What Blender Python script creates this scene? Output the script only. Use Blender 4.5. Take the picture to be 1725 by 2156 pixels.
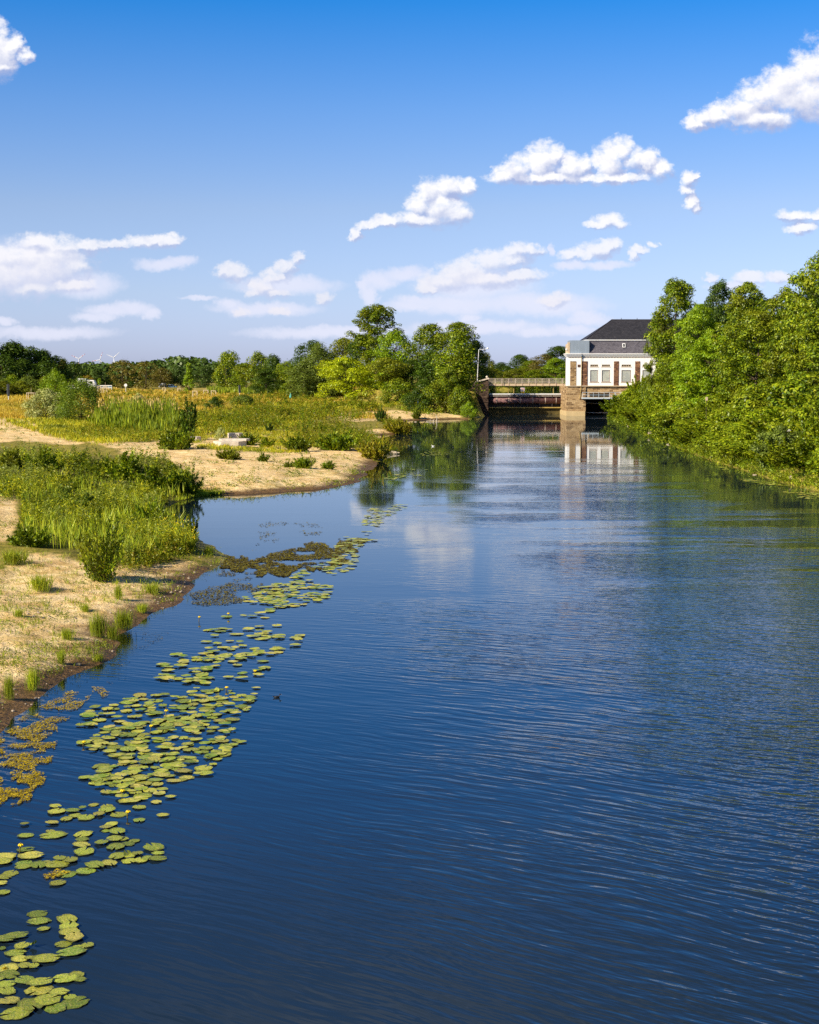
import bpy, math, random
import numpy as np
from mathutils import Vector, Matrix

for o in list(bpy.data.objects):
    bpy.data.objects.remove(o)
scene = bpy.context.scene
col = scene.collection

# ------------------------------------------------------------------ camera
CAM_H = 8.0
F = 3040.0                      # focal length in photo pixels (frame 1725 x 2156)
CX, CY = 862.5, 1078.0
TILT = math.radians(5.51)
cam_d = bpy.data.cameras.new('camera')
cam = bpy.data.objects.new('camera', cam_d)
col.objects.link(cam)
cam.location = (0, 0, CAM_H)
cam.rotation_euler = (math.radians(90) - TILT, 0, 0)
cam_d.sensor_fit = 'VERTICAL'
cam_d.sensor_height = 36.0
cam_d.lens = 36.0 * F / 2156.0
cam_d.clip_start = 0.1
cam_d.clip_end = 30000
scene.camera = cam

# ------------------------------------------------------------------ light
SUN_EL = math.radians(33)
SUN_V = Vector((-0.80, -0.60, 0)).normalized() * math.cos(SUN_EL) + Vector((0, 0, math.sin(SUN_EL)))
sun_d = bpy.data.lights.new('sun', 'SUN')
sun_d.energy = 5.0
sun_d.angle = math.radians(0.53)
sun_d.color = (1.0, 0.885, 0.70)
sun = bpy.data.objects.new('sun', sun_d)
col.objects.link(sun)
sun.rotation_euler = SUN_V.to_track_quat('Z', 'Y').to_euler()
sun.location = (-50, -40, 60)

scene.view_settings.view_transform = 'Standard'
scene.view_settings.look = 'None'
scene.view_settings.exposure = 0.6
scene.view_settings.gamma = 1
scene.view_settings.use_curve_mapping = False
scene.cycles.use_denoising = False
scene.cycles.max_bounces = 8
scene.cycles.transparent_max_bounces = 8
scene.cycles.diffuse_bounces = 3
scene.cycles.glossy_bounces = 3
scene.cycles.transmission_bounces = 4
scene.cycles.caustics_reflective = False
scene.cycles.caustics_refractive = False

# ------------------------------------------------------------------ node helpers
class NT:
    def __init__(s, tree):
        s.t = tree; s.n = tree.nodes; s.l = tree.links
    def node(s, typ, **kw):
        n = s.n.new(typ)
        for k, v in kw.items(): setattr(n, k, v)
        return n
    def put(s, sock, v):
        if v is None: return
        if isinstance(v, bpy.types.NodeSocket): s.l.new(v, sock)
        else:
            if isinstance(v, (tuple, list)) and len(v) == 3 and sock.type == 'RGBA': v = (*v, 1)
            sock.default_value = v
    def math(s, op, a, b=None, c=None, clamp=False):
        n = s.node('ShaderNodeMath', operation=op, use_clamp=clamp)
        s.put(n.inputs[0], a); s.put(n.inputs[1], b); s.put(n.inputs[2], c)
        return n.outputs[0]
    def vmath(s, op, a, b=None, c=None):
        n = s.node('ShaderNodeVectorMath', operation=op)
        s.put(n.inputs[0], a); s.put(n.inputs[1], b)
        if c is not None: s.put(n.inputs[2], c)
        return n.outputs['Value'] if op in ('DOT_PRODUCT', 'LENGTH', 'DISTANCE') else n.outputs[0]
    def mix(s, f, a, b, blend='MIX', clamp=False):
        n = s.node('ShaderNodeMix', data_type='RGBA', blend_type=blend)
        n.clamp_result = clamp
        s.put(n.inputs[0], f); s.put(n.inputs[6], a); s.put(n.inputs[7], b)
        return n.outputs[2]
    def ramp(s, f, stops, interp='LINEAR'):
        n = s.node('ShaderNodeValToRGB'); r = n.color_ramp; r.interpolation = interp
        while len(r.elements) < len(stops): r.elements.new(0.5)
        for e, (p, c) in zip(r.elements, stops):
            e.position = p
            if not isinstance(c, (tuple, list)): c = (c, c, c)
            e.color = (*c, 1)
        s.put(n.inputs[0], f)
        return n.outputs[0]
    def noise(s, vec, scale, detail=3, rough=0.55, dist=0.0, out='Fac', lac=2.0):
        n = s.node('ShaderNodeTexNoise')
        s.put(n.inputs['Vector'], vec)
        n.inputs['Scale'].default_value = scale; n.inputs['Detail'].default_value = detail
        n.inputs['Roughness'].default_value = rough; n.inputs['Distortion'].default_value = dist
        n.inputs['Lacunarity'].default_value = lac
        return n.outputs[out]
    def vor(s, vec, scale, feature='F1', out='Distance', smooth=0.5):
        n = s.node('ShaderNodeTexVoronoi', feature=feature)
        s.put(n.inputs['Vector'], vec); n.inputs['Scale'].default_value = scale
        if feature == 'SMOOTH_F1': n.inputs['Smoothness'].default_value = smooth
        return n.outputs[out]
    def mrange(s, v, a, b, c=0, d=1, typ='SMOOTHSTEP'):
        n = s.node('ShaderNodeMapRange', interpolation_type=typ)
        s.put(n.inputs[0], v)
        for i, q in enumerate((a, b, c, d)): s.put(n.inputs[1 + i], q)
        return n.outputs[0]
    def xyz(s, x, y, z):
        n = s.node('ShaderNodeCombineXYZ')
        s.put(n.inputs[0], x); s.put(n.inputs[1], y); s.put(n.inputs[2], z)
        return n.outputs[0]
    def sep(s, v):
        n = s.node('ShaderNodeSeparateXYZ'); s.put(n.inputs[0], v)
        return n.outputs

def new_mat(name):
    m = bpy.data.materials.new(name); m.use_nodes = True
    m.node_tree.nodes.clear()
    return m, NT(m.node_tree)

# ------------------------------------------------------------------ sky
def px_dir(dx, dy):
    v = (dx - CX) / F; u = -(dy - CY) / F
    st, ct = math.sin(TILT), math.cos(TILT)
    return np.array([v, ct + u * st, -st + u * ct])
def px_ae(dx, dy):
    d = px_dir(dx, dy)
    return d[0] / d[1], d[2] / d[1]

SKY_STRENGTH = 0.10
world = bpy.data.worlds.new('World'); scene.world = world; world.use_nodes = True
world.node_tree.nodes.clear()
W = NT(world.node_tree)
skyt = W.node('ShaderNodeTexSky', sky_type='NISHITA')
skyt.sun_disc = False
skyt.sun_elevation = SUN_EL
skyt.sun_rotation = math.atan2(SUN_V.x, SUN_V.y)
skyt.altitude = 100; skyt.air_density = 1.0; skyt.dust_density = 0.6; skyt.ozone_density = 2.5
tc = W.node('ShaderNodeTexCoord')
dirv = W.vmath('NORMALIZE', tc.outputs['Generated'])
sx, sy, sz = W.sep(dirv)
# grade of the clear sky by elevation (deep blue overhead, lavender at the horizon)
elev = W.math('ARCSINE', sz)
grade = W.ramp(W.mrange(elev, 0.0, 0.9, 0, 1, 'LINEAR'),
               [(0.0, (0.68, 0.77, 1.36)), (0.024, (0.67, 0.745, 1.26)), (0.06, (0.70, 0.74, 1.08)), (0.123, (0.70, 0.72, 0.935)), (0.194, (0.44, 0.66, 1.0)), (0.272, (0.10, 0.56, 1.05)),
                (0.36, (0.12, 0.48, 0.94)), (0.50, (0.20, 0.40, 0.66)), (0.70, (0.11, 0.23, 0.36)), (1.0, (0.10, 0.20, 0.30))])
sky_col = W.mix(1.0, skyt.outputs[0], grade, 'MULTIPLY')
# clouds live in direction space: a = x/y, e = z/y
ysafe = W.math('MAXIMUM', sy, 0.02)
ae = W.xyz(W.math('DIVIDE', sx, ysafe), W.math('DIVIDE', W.math('ABSOLUTE', sz), ysafe), 0.0)

# each blob: x, y, rx, ry (photo pixels)
strong = [
 (10,118,34,40),(-12,110,40,50),(35,98,22,20),(52,118,24,16),(5,142,36,10),
 (1725,150,60,36),(1760,160,90,60),(1660,175,50,34),(1610,205,60,34),(1560,228,50,26),(1500,246,44,18),(1470,262,34,14),(1700,205,110,44),(1600,250,80,22),(1780,220,80,40),
 (1062,368,26,17),(1090,358,34,26),(1140,345,34,34),(1165,335,24,22),(1200,356,40,26),(1230,350,24,20),(1285,345,36,34),(1312,318,26,24),(1340,340,36,24),(1370,345,24,26),(1390,362,26,20),(1150,376,110,12),(1290,376,110,12),
 (905,410,36,26),(945,400,34,22),(985,396,22,16),(885,432,32,26),(930,440,54,32),(960,452,36,22),(880,462,60,14),(815,466,40,11),(770,474,24,9),(748,492,13,14),
 (1450,380,22,17),(1464,372,12,10),(1450,402,20,11),(1458,422,16,15),(1466,436,11,11),
 (1285,466,34,14),(1265,474,34,8),(1302,474,24,8),
 (80,515,60,18),(70,575,90,44),(20,580,70,40),(120,540,80,34),(60,545,64,30),(130,520,60,14),(20,545,50,24),(110,565,80,34),(140,600,62,16),(70,608,60,16),(190,518,40,12),(250,516,40,9),(310,508,38,12),(352,507,34,13),(160,560,36,20),
 (484,570,32,17),(500,576,28,14),(466,566,14,10),
 (628,546,18,14),(605,563,22,14),(580,583,30,14),(550,605,36,17),(580,618,30,10),(530,615,20,10),
 (1090,530,50,15),(1040,553,60,24),(975,575,60,24),(930,592,44,22),(1010,590,90,18),(1090,580,60,14),(1120,530,20,12),(1075,548,50,14),(900,608,30,10),
 (1260,528,40,16),(1215,540,40,11),(1285,520,24,12),(1345,528,24,9),(1375,514,13,6),(1330,540,12,12),
 (1165,632,38,12),(1180,626,24,12),(685,628,19,13),(516,656,17,8),(588,657,19,8),
 (1496,581,17,8),(1575,586,44,12),(1640,583,30,11),(1675,456,44,11),(1690,480,34,11),(1725,455,34,11),
]
faint = [
 (340,556,60,14),(380,548,40,12),(230,655,60,14),(280,650,50,17),(200,668,46,10),(320,660,20,14),(10,678,34,9),
 (800,590,44,22),(850,575,60,16),(880,635,60,13),(870,645,70,11),(780,620,20,28),(770,600,16,26),(990,668,28,12),
 (1240,672,50,14),(1200,695,60,14),(1130,700,50,12),(1080,690,40,12),(1270,560,60,10),(1160,526,10,12),(1200,560,40,10),
 (60,560,110,60),(180,600,80,30),(420,628,40,6),(1540,600,60,8),(600,600,120,20),(1000,600,130,36),
 (1130,640,150,26),(960,640,120,24),(1000,690,150,16),(560,650,120,16),(700,700,200,14),(100,700,150,16),(480,640,30,14),(1230,660,30,16),
]
def field_group(name, blobs, k):
    g = bpy.data.node_groups.new(name, 'ShaderNodeTree')
    g.interface.new_socket('p', in_out='INPUT', socket_type='NodeSocketVector')
    g.interface.new_socket('d', in_out='OUTPUT', socket_type='NodeSocketFloat')
    t = NT(g); gi = t.node('NodeGroupInput'); go = t.node('NodeGroupOutput')
    cur = None
    for (bx, by, rx, ry) in blobs:
        a, e = px_ae(bx, by)
        irx, iry = F / rx, F / ry
        v = t.vmath('MULTIPLY_ADD', gi.outputs[0], (irx, iry, 0), (-a * irx, -e * iry, 0))
        d = t.vmath('DOT_PRODUCT', v, v)
        if cur is None: cur = d
        else: cur = t.math('SMOOTH_MIN', cur, d, k)
    t.l.new(cur, go.inputs[0])
    return g
strong = [(a, b - d * 0.06, c * 1.14, d * 1.34) for a, b, c, d in strong]
gs = field_group('cloud_field', strong, 0.3)
gf = field_group('veil_field', faint, 0.4)
def use(g, p):
    n = W.node('ShaderNodeGroup'); n.node_tree = g; W.l.new(p, n.inputs[0]); return n.outputs[0]
def centred(v, amp):       # colour noise -> zero mean offset
    return W.vmath('MULTIPLY', W.vmath('SUBTRACT', v, (0.5, 0.5, 0.5)), amp)
n1 = W.noise(ae, 45, 4, 0.6, out='Color')
n2 = W.noise(ae, 180, 4, 0.65, out='Color')
warp = W.vmath('ADD', centred(n1, (0.015, 0.009, 0)), centred(n2, (0.007, 0.005, 0)))
pw = W.vmath('ADD', ae, warp)
dS = use(gs, pw)
dL = use(gs, W.vmath('ADD', pw, (-0.0022, 0.0040, 0)))
lump = W.vor(W.vmath('ADD', ae, centred(n2, (0.006, 0.006, 0))), 150, 'SMOOTH_F1')
dens = W.math('SUBTRACT', 1.0, dS)
fluff = W.noise(W.vmath('MULTIPLY', ae, (1.0, 1.35, 0)), 70, 7, 0.62)
fine_ = W.noise(ae, 330, 3, 0.6)
shape = W.math('ADD', dens, W.math('ADD', W.math('MULTIPLY', W.math('SUBTRACT', fluff, 0.5), 2.6), W.math('MULTIPLY', W.math('SUBTRACT', fine_, 0.5), 0.5)))
edge = W.mrange(shape, -0.22, 0.95)
lit = W.mrange(W.math('SUBTRACT', dL, dS), -0.36, 0.22)
billow = W.noise(ae, 120, 5, 0.6)
lit = W.math('ADD', lit, W.math('MULTIPLY', W.math('SUBTRACT', billow, 0.5), 1.1), clamp=True)
inv = 1.0 / SKY_STRENGTH
# far low clouds are dimmer and creamier
ez = W.sep(ae)[1]
high = W.mrange(ez, 0.02, 0.12)
cw = W.mix(high, (0.58 * inv, 0.56 * inv, 0.60 * inv), (0.70 * inv, 0.69 * inv, 0.70 * inv))
cs = W.mix(high, (0.40 * inv, 0.44 * inv, 0.58 * inv), (0.27 * inv, 0.32 * inv, 0.50 * inv))
ccol = W.mix(lit, cs, cw)
fade = W.mrange(ez, 0.0, 0.16, 0.62, 1.0)
alpha = W.math('MULTIPLY', edge, fade)
front = W.mrange(sy, 0.1, 0.3)
alpha = W.math('MULTIPLY', alpha, front)
# faint veils
dF = use(gf, pw)
va = W.mrange(W.math('SUBTRACT', W.math('SUBTRACT', 1.0, dF), W.math('MULTIPLY', billow, 0.5)), -0.7, 0.8)
va = W.math('MULTIPLY', va, W.math('MULTIPLY', front, 0.8))
c1 = W.mix(va, sky_col, (0.55 * inv, 0.56 * inv, 0.66 * inv))
c2 = W.mix(alpha, c1, ccol)
# scattered clouds in the rest of the sky (above the frame and behind)
gp = W.xyz(W.math('DIVIDE', sx, W.math('MAXIMUM', sz, 0.05)), W.math('DIVIDE', sy, W.math('MAXIMUM', sz, 0.05)), 0)
oc = W.mrange(W.noise(gp, 0.9, 6, 0.6), 0.44, 0.72)
oc = W.math('MULTIPLY', oc, W.math('MULTIPLY', W.math('MULTIPLY', W.mrange(sz, 0.27, 0.40), W.mrange(sz, 0.50, 0.68, 1.0, 0.0)), 0.55))
c3 = W.mix(oc, c2, (0.5 * inv, 0.52 * inv, 0.58 * inv))
bg = W.node('ShaderNodeBackground'); bg.inputs['Strength'].default_value = SKY_STRENGTH
W.l.new(c3, bg.inputs['Color'])
wo = W.node('ShaderNodeOutputWorld'); W.l.new(bg.outputs[0], wo.inputs['Surface'])
world.cycles.sampling_method = 'MANUAL'
world.cycles.sample_map_resolution = 512

# ------------------------------------------------------------------ projection helpers
def at(dx, dy, z=0.0):
    d = px_dir(dx, dy); t = (z - CAM_H) / d[2]
    return (d[0] * t, d[1] * t)
def at_y(dx, dy, Y):
    d = px_dir(dx, dy); t = Y / d[1]
    return (d[0] * t, Y, CAM_H + d[2] * t)
def x_at(dx, Y):
    return (dx - CX) / F * Y * 1.0
def to_px(x, y, z):
    st, ct = math.sin(TILT), math.cos(TILT)
    zz = z - CAM_H
    f = y * ct - zz * st
    u = y * st + zz * ct
    f = np.maximum(f, 0.01)
    return CX + F * x / f, CY - F * u / f

# ------------------------------------------------------------------ numpy noise
def _h(ix, iy, s):
    n = (ix.astype(np.int64) * 374761393 + iy.astype(np.int64) * 668265263 + s * 974634777) & 0xffffffff
    n = ((n ^ (n >> 13)) * 1274126177) & 0xffffffff
    n = n ^ (n >> 16)
    return (n & 0xffff) / 65535.0
def vnoise(x, y, s=0):
    x = np.asarray(x, float); y = np.asarray(y, float)
    ix = np.floor(x); iy = np.floor(y); fx = x - ix; fy = y - iy
    fx = fx * fx * (3 - 2 * fx); fy = fy * fy * (3 - 2 * fy)
    a = _h(ix, iy, s); b = _h(ix + 1, iy, s); c = _h(ix, iy + 1, s); d = _h(ix + 1, iy + 1, s)
    return (a * (1 - fx) + b * fx) * (1 - fy) + (c * (1 - fx) + d * fx) * fy
def fbm(x, y, s=0, o=4):
    r = 0; a = 0.5; t = 0
    for i in range(o):
        r = r + a * vnoise(x * 2 ** i, y * 2 ** i, s + i * 7); t += a; a *= 0.5
    return r / t
def sdist(px, py, poly):
    """signed distance to a closed polygon, positive inside"""
    px = np.asarray(px, float); py = np.asarray(py, float)
    best = np.full(px.shape, 1e18); inside = np.zeros(px.shape, bool)
    n = len(poly)
    for i in range(n):
        x1, y1 = poly[i]; x2, y2 = poly[(i + 1) % n]
        ex, ey = x2 - x1, y2 - y1
        l2 = ex * ex + ey * ey + 1e-12
        t = np.clip(((px - x1) * ex + (py - y1) * ey) / l2, 0, 1)
        d = (px - x1 - t * ex) ** 2 + (py - y1 - t * ey) ** 2
        best = np.minimum(best, d)
        c = ((y1 > py) != (y2 > py))
        with np.errstate(divide='ignore', invalid='ignore'):
            xi = (x2 - x1) * (py - y1) / (y2 - y1 + 1e-30) + x1
        inside ^= (c & (px < xi))
    return np.where(inside, 1, -1) * np.sqrt(best)

# ------------------------------------------------------------------ the land
shoreL_px = [(0,1535),(30,1515),(60,1500),(100,1466),(150,1430),(180,1405),(210,1387),(250,1360),(290,1322),(330,1300),(370,1272),(400,1248),(432,1215),(455,1198),(492,1172),
  (470,1163),(445,1156),(430,1149),(420,1136),(390,1113),(359,1096),(338,1084),(334,1067),(373,1056),(402,1047),(440,1043),(495,1041),(600,1036),(690,1028),(740,1018),(768,1002),(785,988),(793,974),(818,961),(829,953),
  (812,942),(790,932),(778,925),(777,918),(807,915.5),(835,914.5),(856,912),(869,909),(862,902),(840,896),(822,890),(850,886),(876,884.5),(919,883.5),(958,882),(990,883),(1003,880)]
polyL = [(-9.8, -40)] + [at(*p) for p in shoreL_px] + [(13.0, 262), (14.0, 277), (14.0, 268+12), (14.2, 400), (14.2, 6000), (-6000, 6000), (-6000, -40)]
shoreR_px = [(1725,1035),(1690,1027),(1660,1020),(1600,1001),(1560,988),(1500,970),(1450,951),(1400,931),(1345,908),(1310,890),(1283,879)]
polyR = [(28.2, -40), (28.0, 60)] + [at(*p) for p in shoreR_px] + [(37.5, 268), (38.6, 272), (38.6, 283), (30.0, 283.6), (30.0, 6000), (6000, 6000), (6000, -40)]
POOL = [(14.5, 284.0), (60, 284.0), (120, 300), (160, 345), (60, 347), (30, 349), (14, 346), (-5, 340), (-6, 300), (14.5, 296)]

def height(x, y):
    x = np.asarray(x, float); y = np.asarray(y, float)
    dl = sdist(x, y, polyL); dr = sdist(x, y, polyR)
    dl = dl + (fbm(x * 0.45, y * 0.30, 61, 4) - 0.5) * 1.5 * np.clip((262 - y) / 20, 0, 1)
    # left land
    n = fbm(x * 0.09, y * 0.05, 3, 4) - 0.5
    nf = fbm(x * 0.7, y * 0.55, 5, 4) - 0.5
    d = np.maximum(dl, 0)
    hl = 0.42 * (1 - np.exp(-d / 1.6)) + 0.035 * np.minimum(d, 16) + 0.0042 * np.clip(y - 90, 0, 330) * np.clip(d / 25, 0, 1)
    hl = hl + n * 0.9 * np.clip(d / 10, 0, 1) + nf * 0.34 * np.clip(d / 1.5, 0, 1) * np.clip(1.6 - y / 160, 0.3, 1)
    # dune on the left edge
    dx, dy = at(10, 905, 1.2)
    hl = hl + 0.9 * np.exp(-(((x - dx + 8) / 14) ** 2 + ((y - dy - 6) / 16) ** 2))
    # embankment beside the weir
    hl = hl + 3.2 * np.clip((y - 262) / 16, 0, 1) * np.clip(1 - np.abs(x - 8) / 14, 0, 1)
    dr_ = np.maximum(dr, 0)
    hr = 2.6 * (1 - np.exp(-dr_ / 3.5)) + 0.03 * np.minimum(dr_, 60) + nf * 0.4 * np.clip(dr_, 0, 1)
    # behind the weir everything stands on the upper level
    up = np.clip((y - 277) / 6, 0, 1)
    hr = hr * (1 - up) + 4.9 * up
    far = np.clip((y - 347) / 150, 0, 1) * np.clip((x - 10) / 20, 0, 1)
    hr = hr + far * 3
    water = -np.minimum(2.2, 0.28 * np.minimum(-dl, 99))
    water = np.maximum(water, -np.minimum(2.2, 0.45 * np.abs(dr)))
    water = -np.minimum(2.2, np.minimum(0.22 * np.abs(dl), 0.5 * np.abs(dr))) + nf * 0.12 * np.clip(np.minimum(np.abs(dl), np.abs(dr)), 0, 1)
    h = np.where(dl > 0, hl, np.where(dr > 0, hr, water))
    # upper pool
    dp = sdist(x, y, POOL)
    h = np.where((dp > 0), 3.4 - np.minimum(2.0, 0.5 * dp) , h)
    h = np.where((dp <= 0) & (dp > -6) & ((y > 300) | (x < 13)), np.maximum(h, 4.45), h)
    h = np.where((y > 349) & (x > 8) & (dl < 0) & (dp <= 0), np.maximum(h, 4.5), h)
    return h

def hz(x, y):
    return float(height(np.array([x]), np.array([y]))[0])

def ground_at(dx, dy):
    """where the line of sight through a photo pixel meets the land"""
    d = px_dir(dx, dy)
    ts = np.concatenate([np.arange(25, 120, 0.25), np.arange(120, 600, 1.0)])
    X = d[0] * ts; Y = d[1] * ts; Z = CAM_H + d[2] * ts
    H = np.maximum(height(X, Y), 0)
    k = np.argmax(Z <= H)
    return float(X[k]), float(Y[k]), float(H[k])

def axis(segs):
    out = [segs[0][0]]
    for a, b, s in segs:
        n = max(1, int(round((b - a) / s)))
        out += list(np.linspace(a, b, n + 1)[1:])
    return np.array(out)
gx = axis([(-6000,-1200,800),(-1200,-300,60),(-300,-120,10),(-120,-60,2.0),(-60,-30,0.7),(-30,-4,0.28),(-4,26,0.8),(26,34,0.5),(34,60,1.5),(60,160,6),(160,400,40),(400,6000,800)])
gy = axis([(-40,20,4),(20,30,0.6),(30,70,0.3),(70,120,0.5),(120,200,0.9),(200,290,1.0),(290,350,2),(350,600,10),(600,1500,60),(1500,6000,500)])
GX, GY = np.meshgrid(gx, gy)
GZ = height(GX, GY)

def grid_mesh(name, gx, gy, GX, GY, GZ, keep=None):
    nx, ny = len(gx), len(gy)
    v = np.stack([GX.ravel(), GY.ravel(), GZ.ravel()], 1)
    ii, jj = np.meshgrid(np.arange(nx - 1), np.arange(ny - 1))
    a = (jj * nx + ii).ravel()
    f = np.stack([a, a + 1, a + nx + 1, a + nx], 1)
    if keep is not None: f = f[keep[:-1, :-1].ravel() | keep[1:, 1:].ravel() | keep[1:, :-1].ravel() | keep[:-1, 1:].ravel()]
    return quads_mesh(name, v, f, smooth=True)

def quads_mesh(name, v, f, smooth=False):
    me = bpy.data.meshes.new(name)
    v = np.ascontiguousarray(v, dtype=np.float32); f = np.ascontiguousarray(f, dtype=np.int32)
    k = f.shape[1]
    me.vertices.add(len(v)); me.vertices.foreach_set('co', v.ravel())
    me.loops.add(f.size); me.loops.foreach_set('vertex_index', f.ravel())
    me.polygons.add(len(f)); me.polygons.foreach_set('loop_start', np.arange(0, f.size, k, dtype=np.int32))
    if smooth: me.polygons.foreach_set('use_smooth', np.ones(len(f), bool))
    me.update(calc_edges=True)
    return me

def tag(o, label=None, cat=None, group=None, kind=None):
    if label: o['label'] = label
    if cat: o['category'] = cat
    if group: o['group'] = group
    if kind: o['kind'] = kind
    return o
def link(name, me, mat=None, parent=None, loc=None):
    o = bpy.data.objects.new(name, me); col.objects.link(o)
    if mat: me.materials.append(mat)
    if parent: o.parent = parent
    if loc: o.location = loc
    return o
def empty(name, loc=(0, 0, 0), rz=0):
    o = bpy.data.objects.new(name, None); col.objects.link(o)
    o.location = loc; o.rotation_euler = (0, 0, rz); o.empty_display_size = 0.3
    return o
def kids(o):
    return [c for c in bpy.data.objects if c.parent == o]
CH = {}
def copy_tree(o, parent=None):
    c = o.copy(); col.objects.link(c); c.parent = parent
    for ch in CH.get(o.name, []): copy_tree(ch, c)
    return c
def reg(root, *ch):
    CH.setdefault(root.name, []).extend(ch)

def in_poly(px, py, poly): return sdist(px, py, poly) > 0
def gpoly(pts): return [ground_at(*p)[:2] for p in pts]
# ------------------------------------------------------------------ materials
def out_surface(t, sh):
    o = t.node('ShaderNodeOutputMaterial'); t.l.new(sh, o.inputs['Surface']); return o
def principled(t, colr, rough=0.8, spec=0.3, normal=None, metallic=0.0):
    p = t.node('ShaderNodeBsdfPrincipled')
    t.put(p.inputs['Base Color'], colr); t.put(p.inputs['Roughness'], rough)
    t.put(p.inputs['Specular IOR Level'], spec); t.put(p.inputs['Metallic'], metallic)
    if normal is not None: t.l.new(normal, p.inputs['Normal'])
    return p.outputs[0]
def bump(t, h, dist, strength=1.0, normal=None):
    b = t.node('ShaderNodeBump'); b.inputs['Strength'].default_value = strength
    t.put(b.inputs['Distance'], dist); t.l.new(h, b.inputs['Height'])
    if normal is not None: t.l.new(normal, b.inputs['Normal'])
    return b.outputs[0]
def obj_coord(t):
    return t.node('ShaderNodeTexCoord').outputs['Object']
def pos(t):
    return t.node('ShaderNodeNewGeometry').outputs['Position']

def mat_plain(name, c, rough=0.7, spec=0.3, var=0.25, scale=3.0, bumpd=0.0, metallic=0.0, stretch=(1, 1, 1)):
    m, t = new_mat(name)
    co = t.vmath('MULTIPLY', obj_coord(t), stretch)
    n = t.noise(co, scale, 5, 0.6)
    n2 = t.noise(co, scale * 7, 3, 0.6)
    f = t.math('ADD', t.math('MULTIPLY', n, 0.7), t.math('MULTIPLY', n2, 0.3))
    k = t.mrange(f, 0.3, 0.7, 1 - var, 1 + var, 'LINEAR')
    c2 = t.vmath('SCALE', c, None); 
    c2.node.inputs['Scale'].default_value = 1.0
    t.l.new(k, c2.node.inputs['Scale'])
    nrm = bump(t, n2, bumpd) if bumpd else None
    out_surface(t, principled(t, c2, rough, spec, nrm, metallic))
    return m

def mat_leaf(name, cols, trans=0.25, nscale=0.35, gloss=0.025, patch=None, patch_amt=0.6):
    cols = [(min(c[0] * 1.32, .75), min(c[1] * 1.28, .75), c[2] * 0.85) for c in cols]
    m, t = new_mat(name)
    g = t.node('ShaderNodeNewGeometry')
    oi = t.node('ShaderNodeObjectInfo')
    r = g.outputs['Random Per Island']
    c = t.ramp(r, [(i / max(1, len(cols) - 1), cc) for i, cc in enumerate(cols)])
    nz = t.noise(g.outputs['Position'], nscale, 3, 0.6)
    if patch:
        c = t.mix(t.math('MULTIPLY', t.mrange(nz, 0.50, 0.66), patch_amt), c, patch)
    k = t.math('ADD', 0.82, t.math('MULTIPLY', oi.outputs['Random'], 0.36))
    k = t.math('MULTIPLY', k, t.mrange(t.noise(g.outputs['Position'], nscale * 3.1, 2, 0.5), 0.3, 0.7, 0.75, 1.25))
    sc = t.node('ShaderNodeVectorMath', operation='SCALE'); t.l.new(c, sc.inputs[0]); t.l.new(k, sc.inputs['Scale'])
    base = sc.outputs[0]
    d = t.node('ShaderNodeBsdfDiffuse'); t.l.new(base, d.inputs['Color'])
    tr = t.node('ShaderNodeBsdfTranslucent')
    tcol = t.vmath('MULTIPLY', base, (1.5, 1.35, 0.5)); t.l.new(tcol, tr.inputs['Color'])
    mx = t.node('ShaderNodeMixShader'); mx.inputs[0].default_value = trans
    t.l.new(d.outputs[0], mx.inputs[1]); t.l.new(tr.outputs[0], mx.inputs[2])
    gl = t.node('ShaderNodeBsdfGlossy'); gl.inputs['Roughness'].default_value = 0.45
    gl.inputs['Color'].default_value = (0.9, 0.95, 0.8, 1)
    mx2 = t.node('ShaderNodeMixShader'); mx2.inputs[0].default_value = gloss
    t.l.new(mx.outputs[0], mx2.inputs[1]); t.l.new(gl.outputs[0], mx2.inputs[2])
    out_surface(t, mx2.outputs[0])
    return m

M = {}
M['leaf'] = mat_leaf('tree_leaf', [(0.036, 0.070, 0.005), (0.080, 0.135, 0.008), (0.15, 0.21, 0.010), (0.25, 0.29, 0.012)], patch=(0.25, 0.24, 0.012), patch_amt=0.5, nscale=0.25)
M['leaf_bright'] = mat_leaf('bright_leaf', [(0.10, 0.18, 0.008), (0.16, 0.26, 0.010), (0.26, 0.34, 0.014)], trans=0.28)
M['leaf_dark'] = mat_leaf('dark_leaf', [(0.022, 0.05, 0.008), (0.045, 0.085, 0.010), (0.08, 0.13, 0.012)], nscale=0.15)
M['leaf_far'] = mat_leaf('far_leaf', [(0.030, 0.058, 0.018), (0.050, 0.090, 0.022), (0.08, 0.125, 0.026)], nscale=0.08)
M['leaf_willow'] = mat_leaf('willow_leaf', [(0.05, 0.09, 0.012), (0.12, 0.19, 0.02), (0.22, 0.30, 0.035)])
M['leaf_grey'] = mat_leaf('greygreen_leaf', [(0.07, 0.10, 0.022), (0.11, 0.16, 0.030), (0.17, 0.22, 0.045)])
M['leaf_yellow'] = mat_leaf('yellow_leaf', [(0.13, 0.19, 0.008), (0.25, 0.31, 0.010), (0.38, 0.42, 0.014)], trans=0.28)
M['leaf_olive'] = mat_leaf('olive_leaf', [(0.07, 0.09, 0.008), (0.12, 0.15, 0.010), (0.20, 0.21, 0.015)])
M['leaf_brown'] = mat_leaf('brown_leaf', [(0.07, 0.06, 0.018), (0.13, 0.10, 0.028), (0.10, 0.12, 0.02), (0.20, 0.15, 0.05)])
M['leaf_orange'] = mat_leaf('orange_leaf', [(0.26, 0.17, 0.02), (0.34, 0.25, 0.03), (0.20, 0.20, 0.02)])
M['leaf_silver'] = mat_leaf('silver_leaf', [(0.16, 0.20, 0.07), (0.32, 0.36, 0.17), (0.50, 0.52, 0.30), (0.10, 0.15, 0.03)], trans=0.2)
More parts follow.
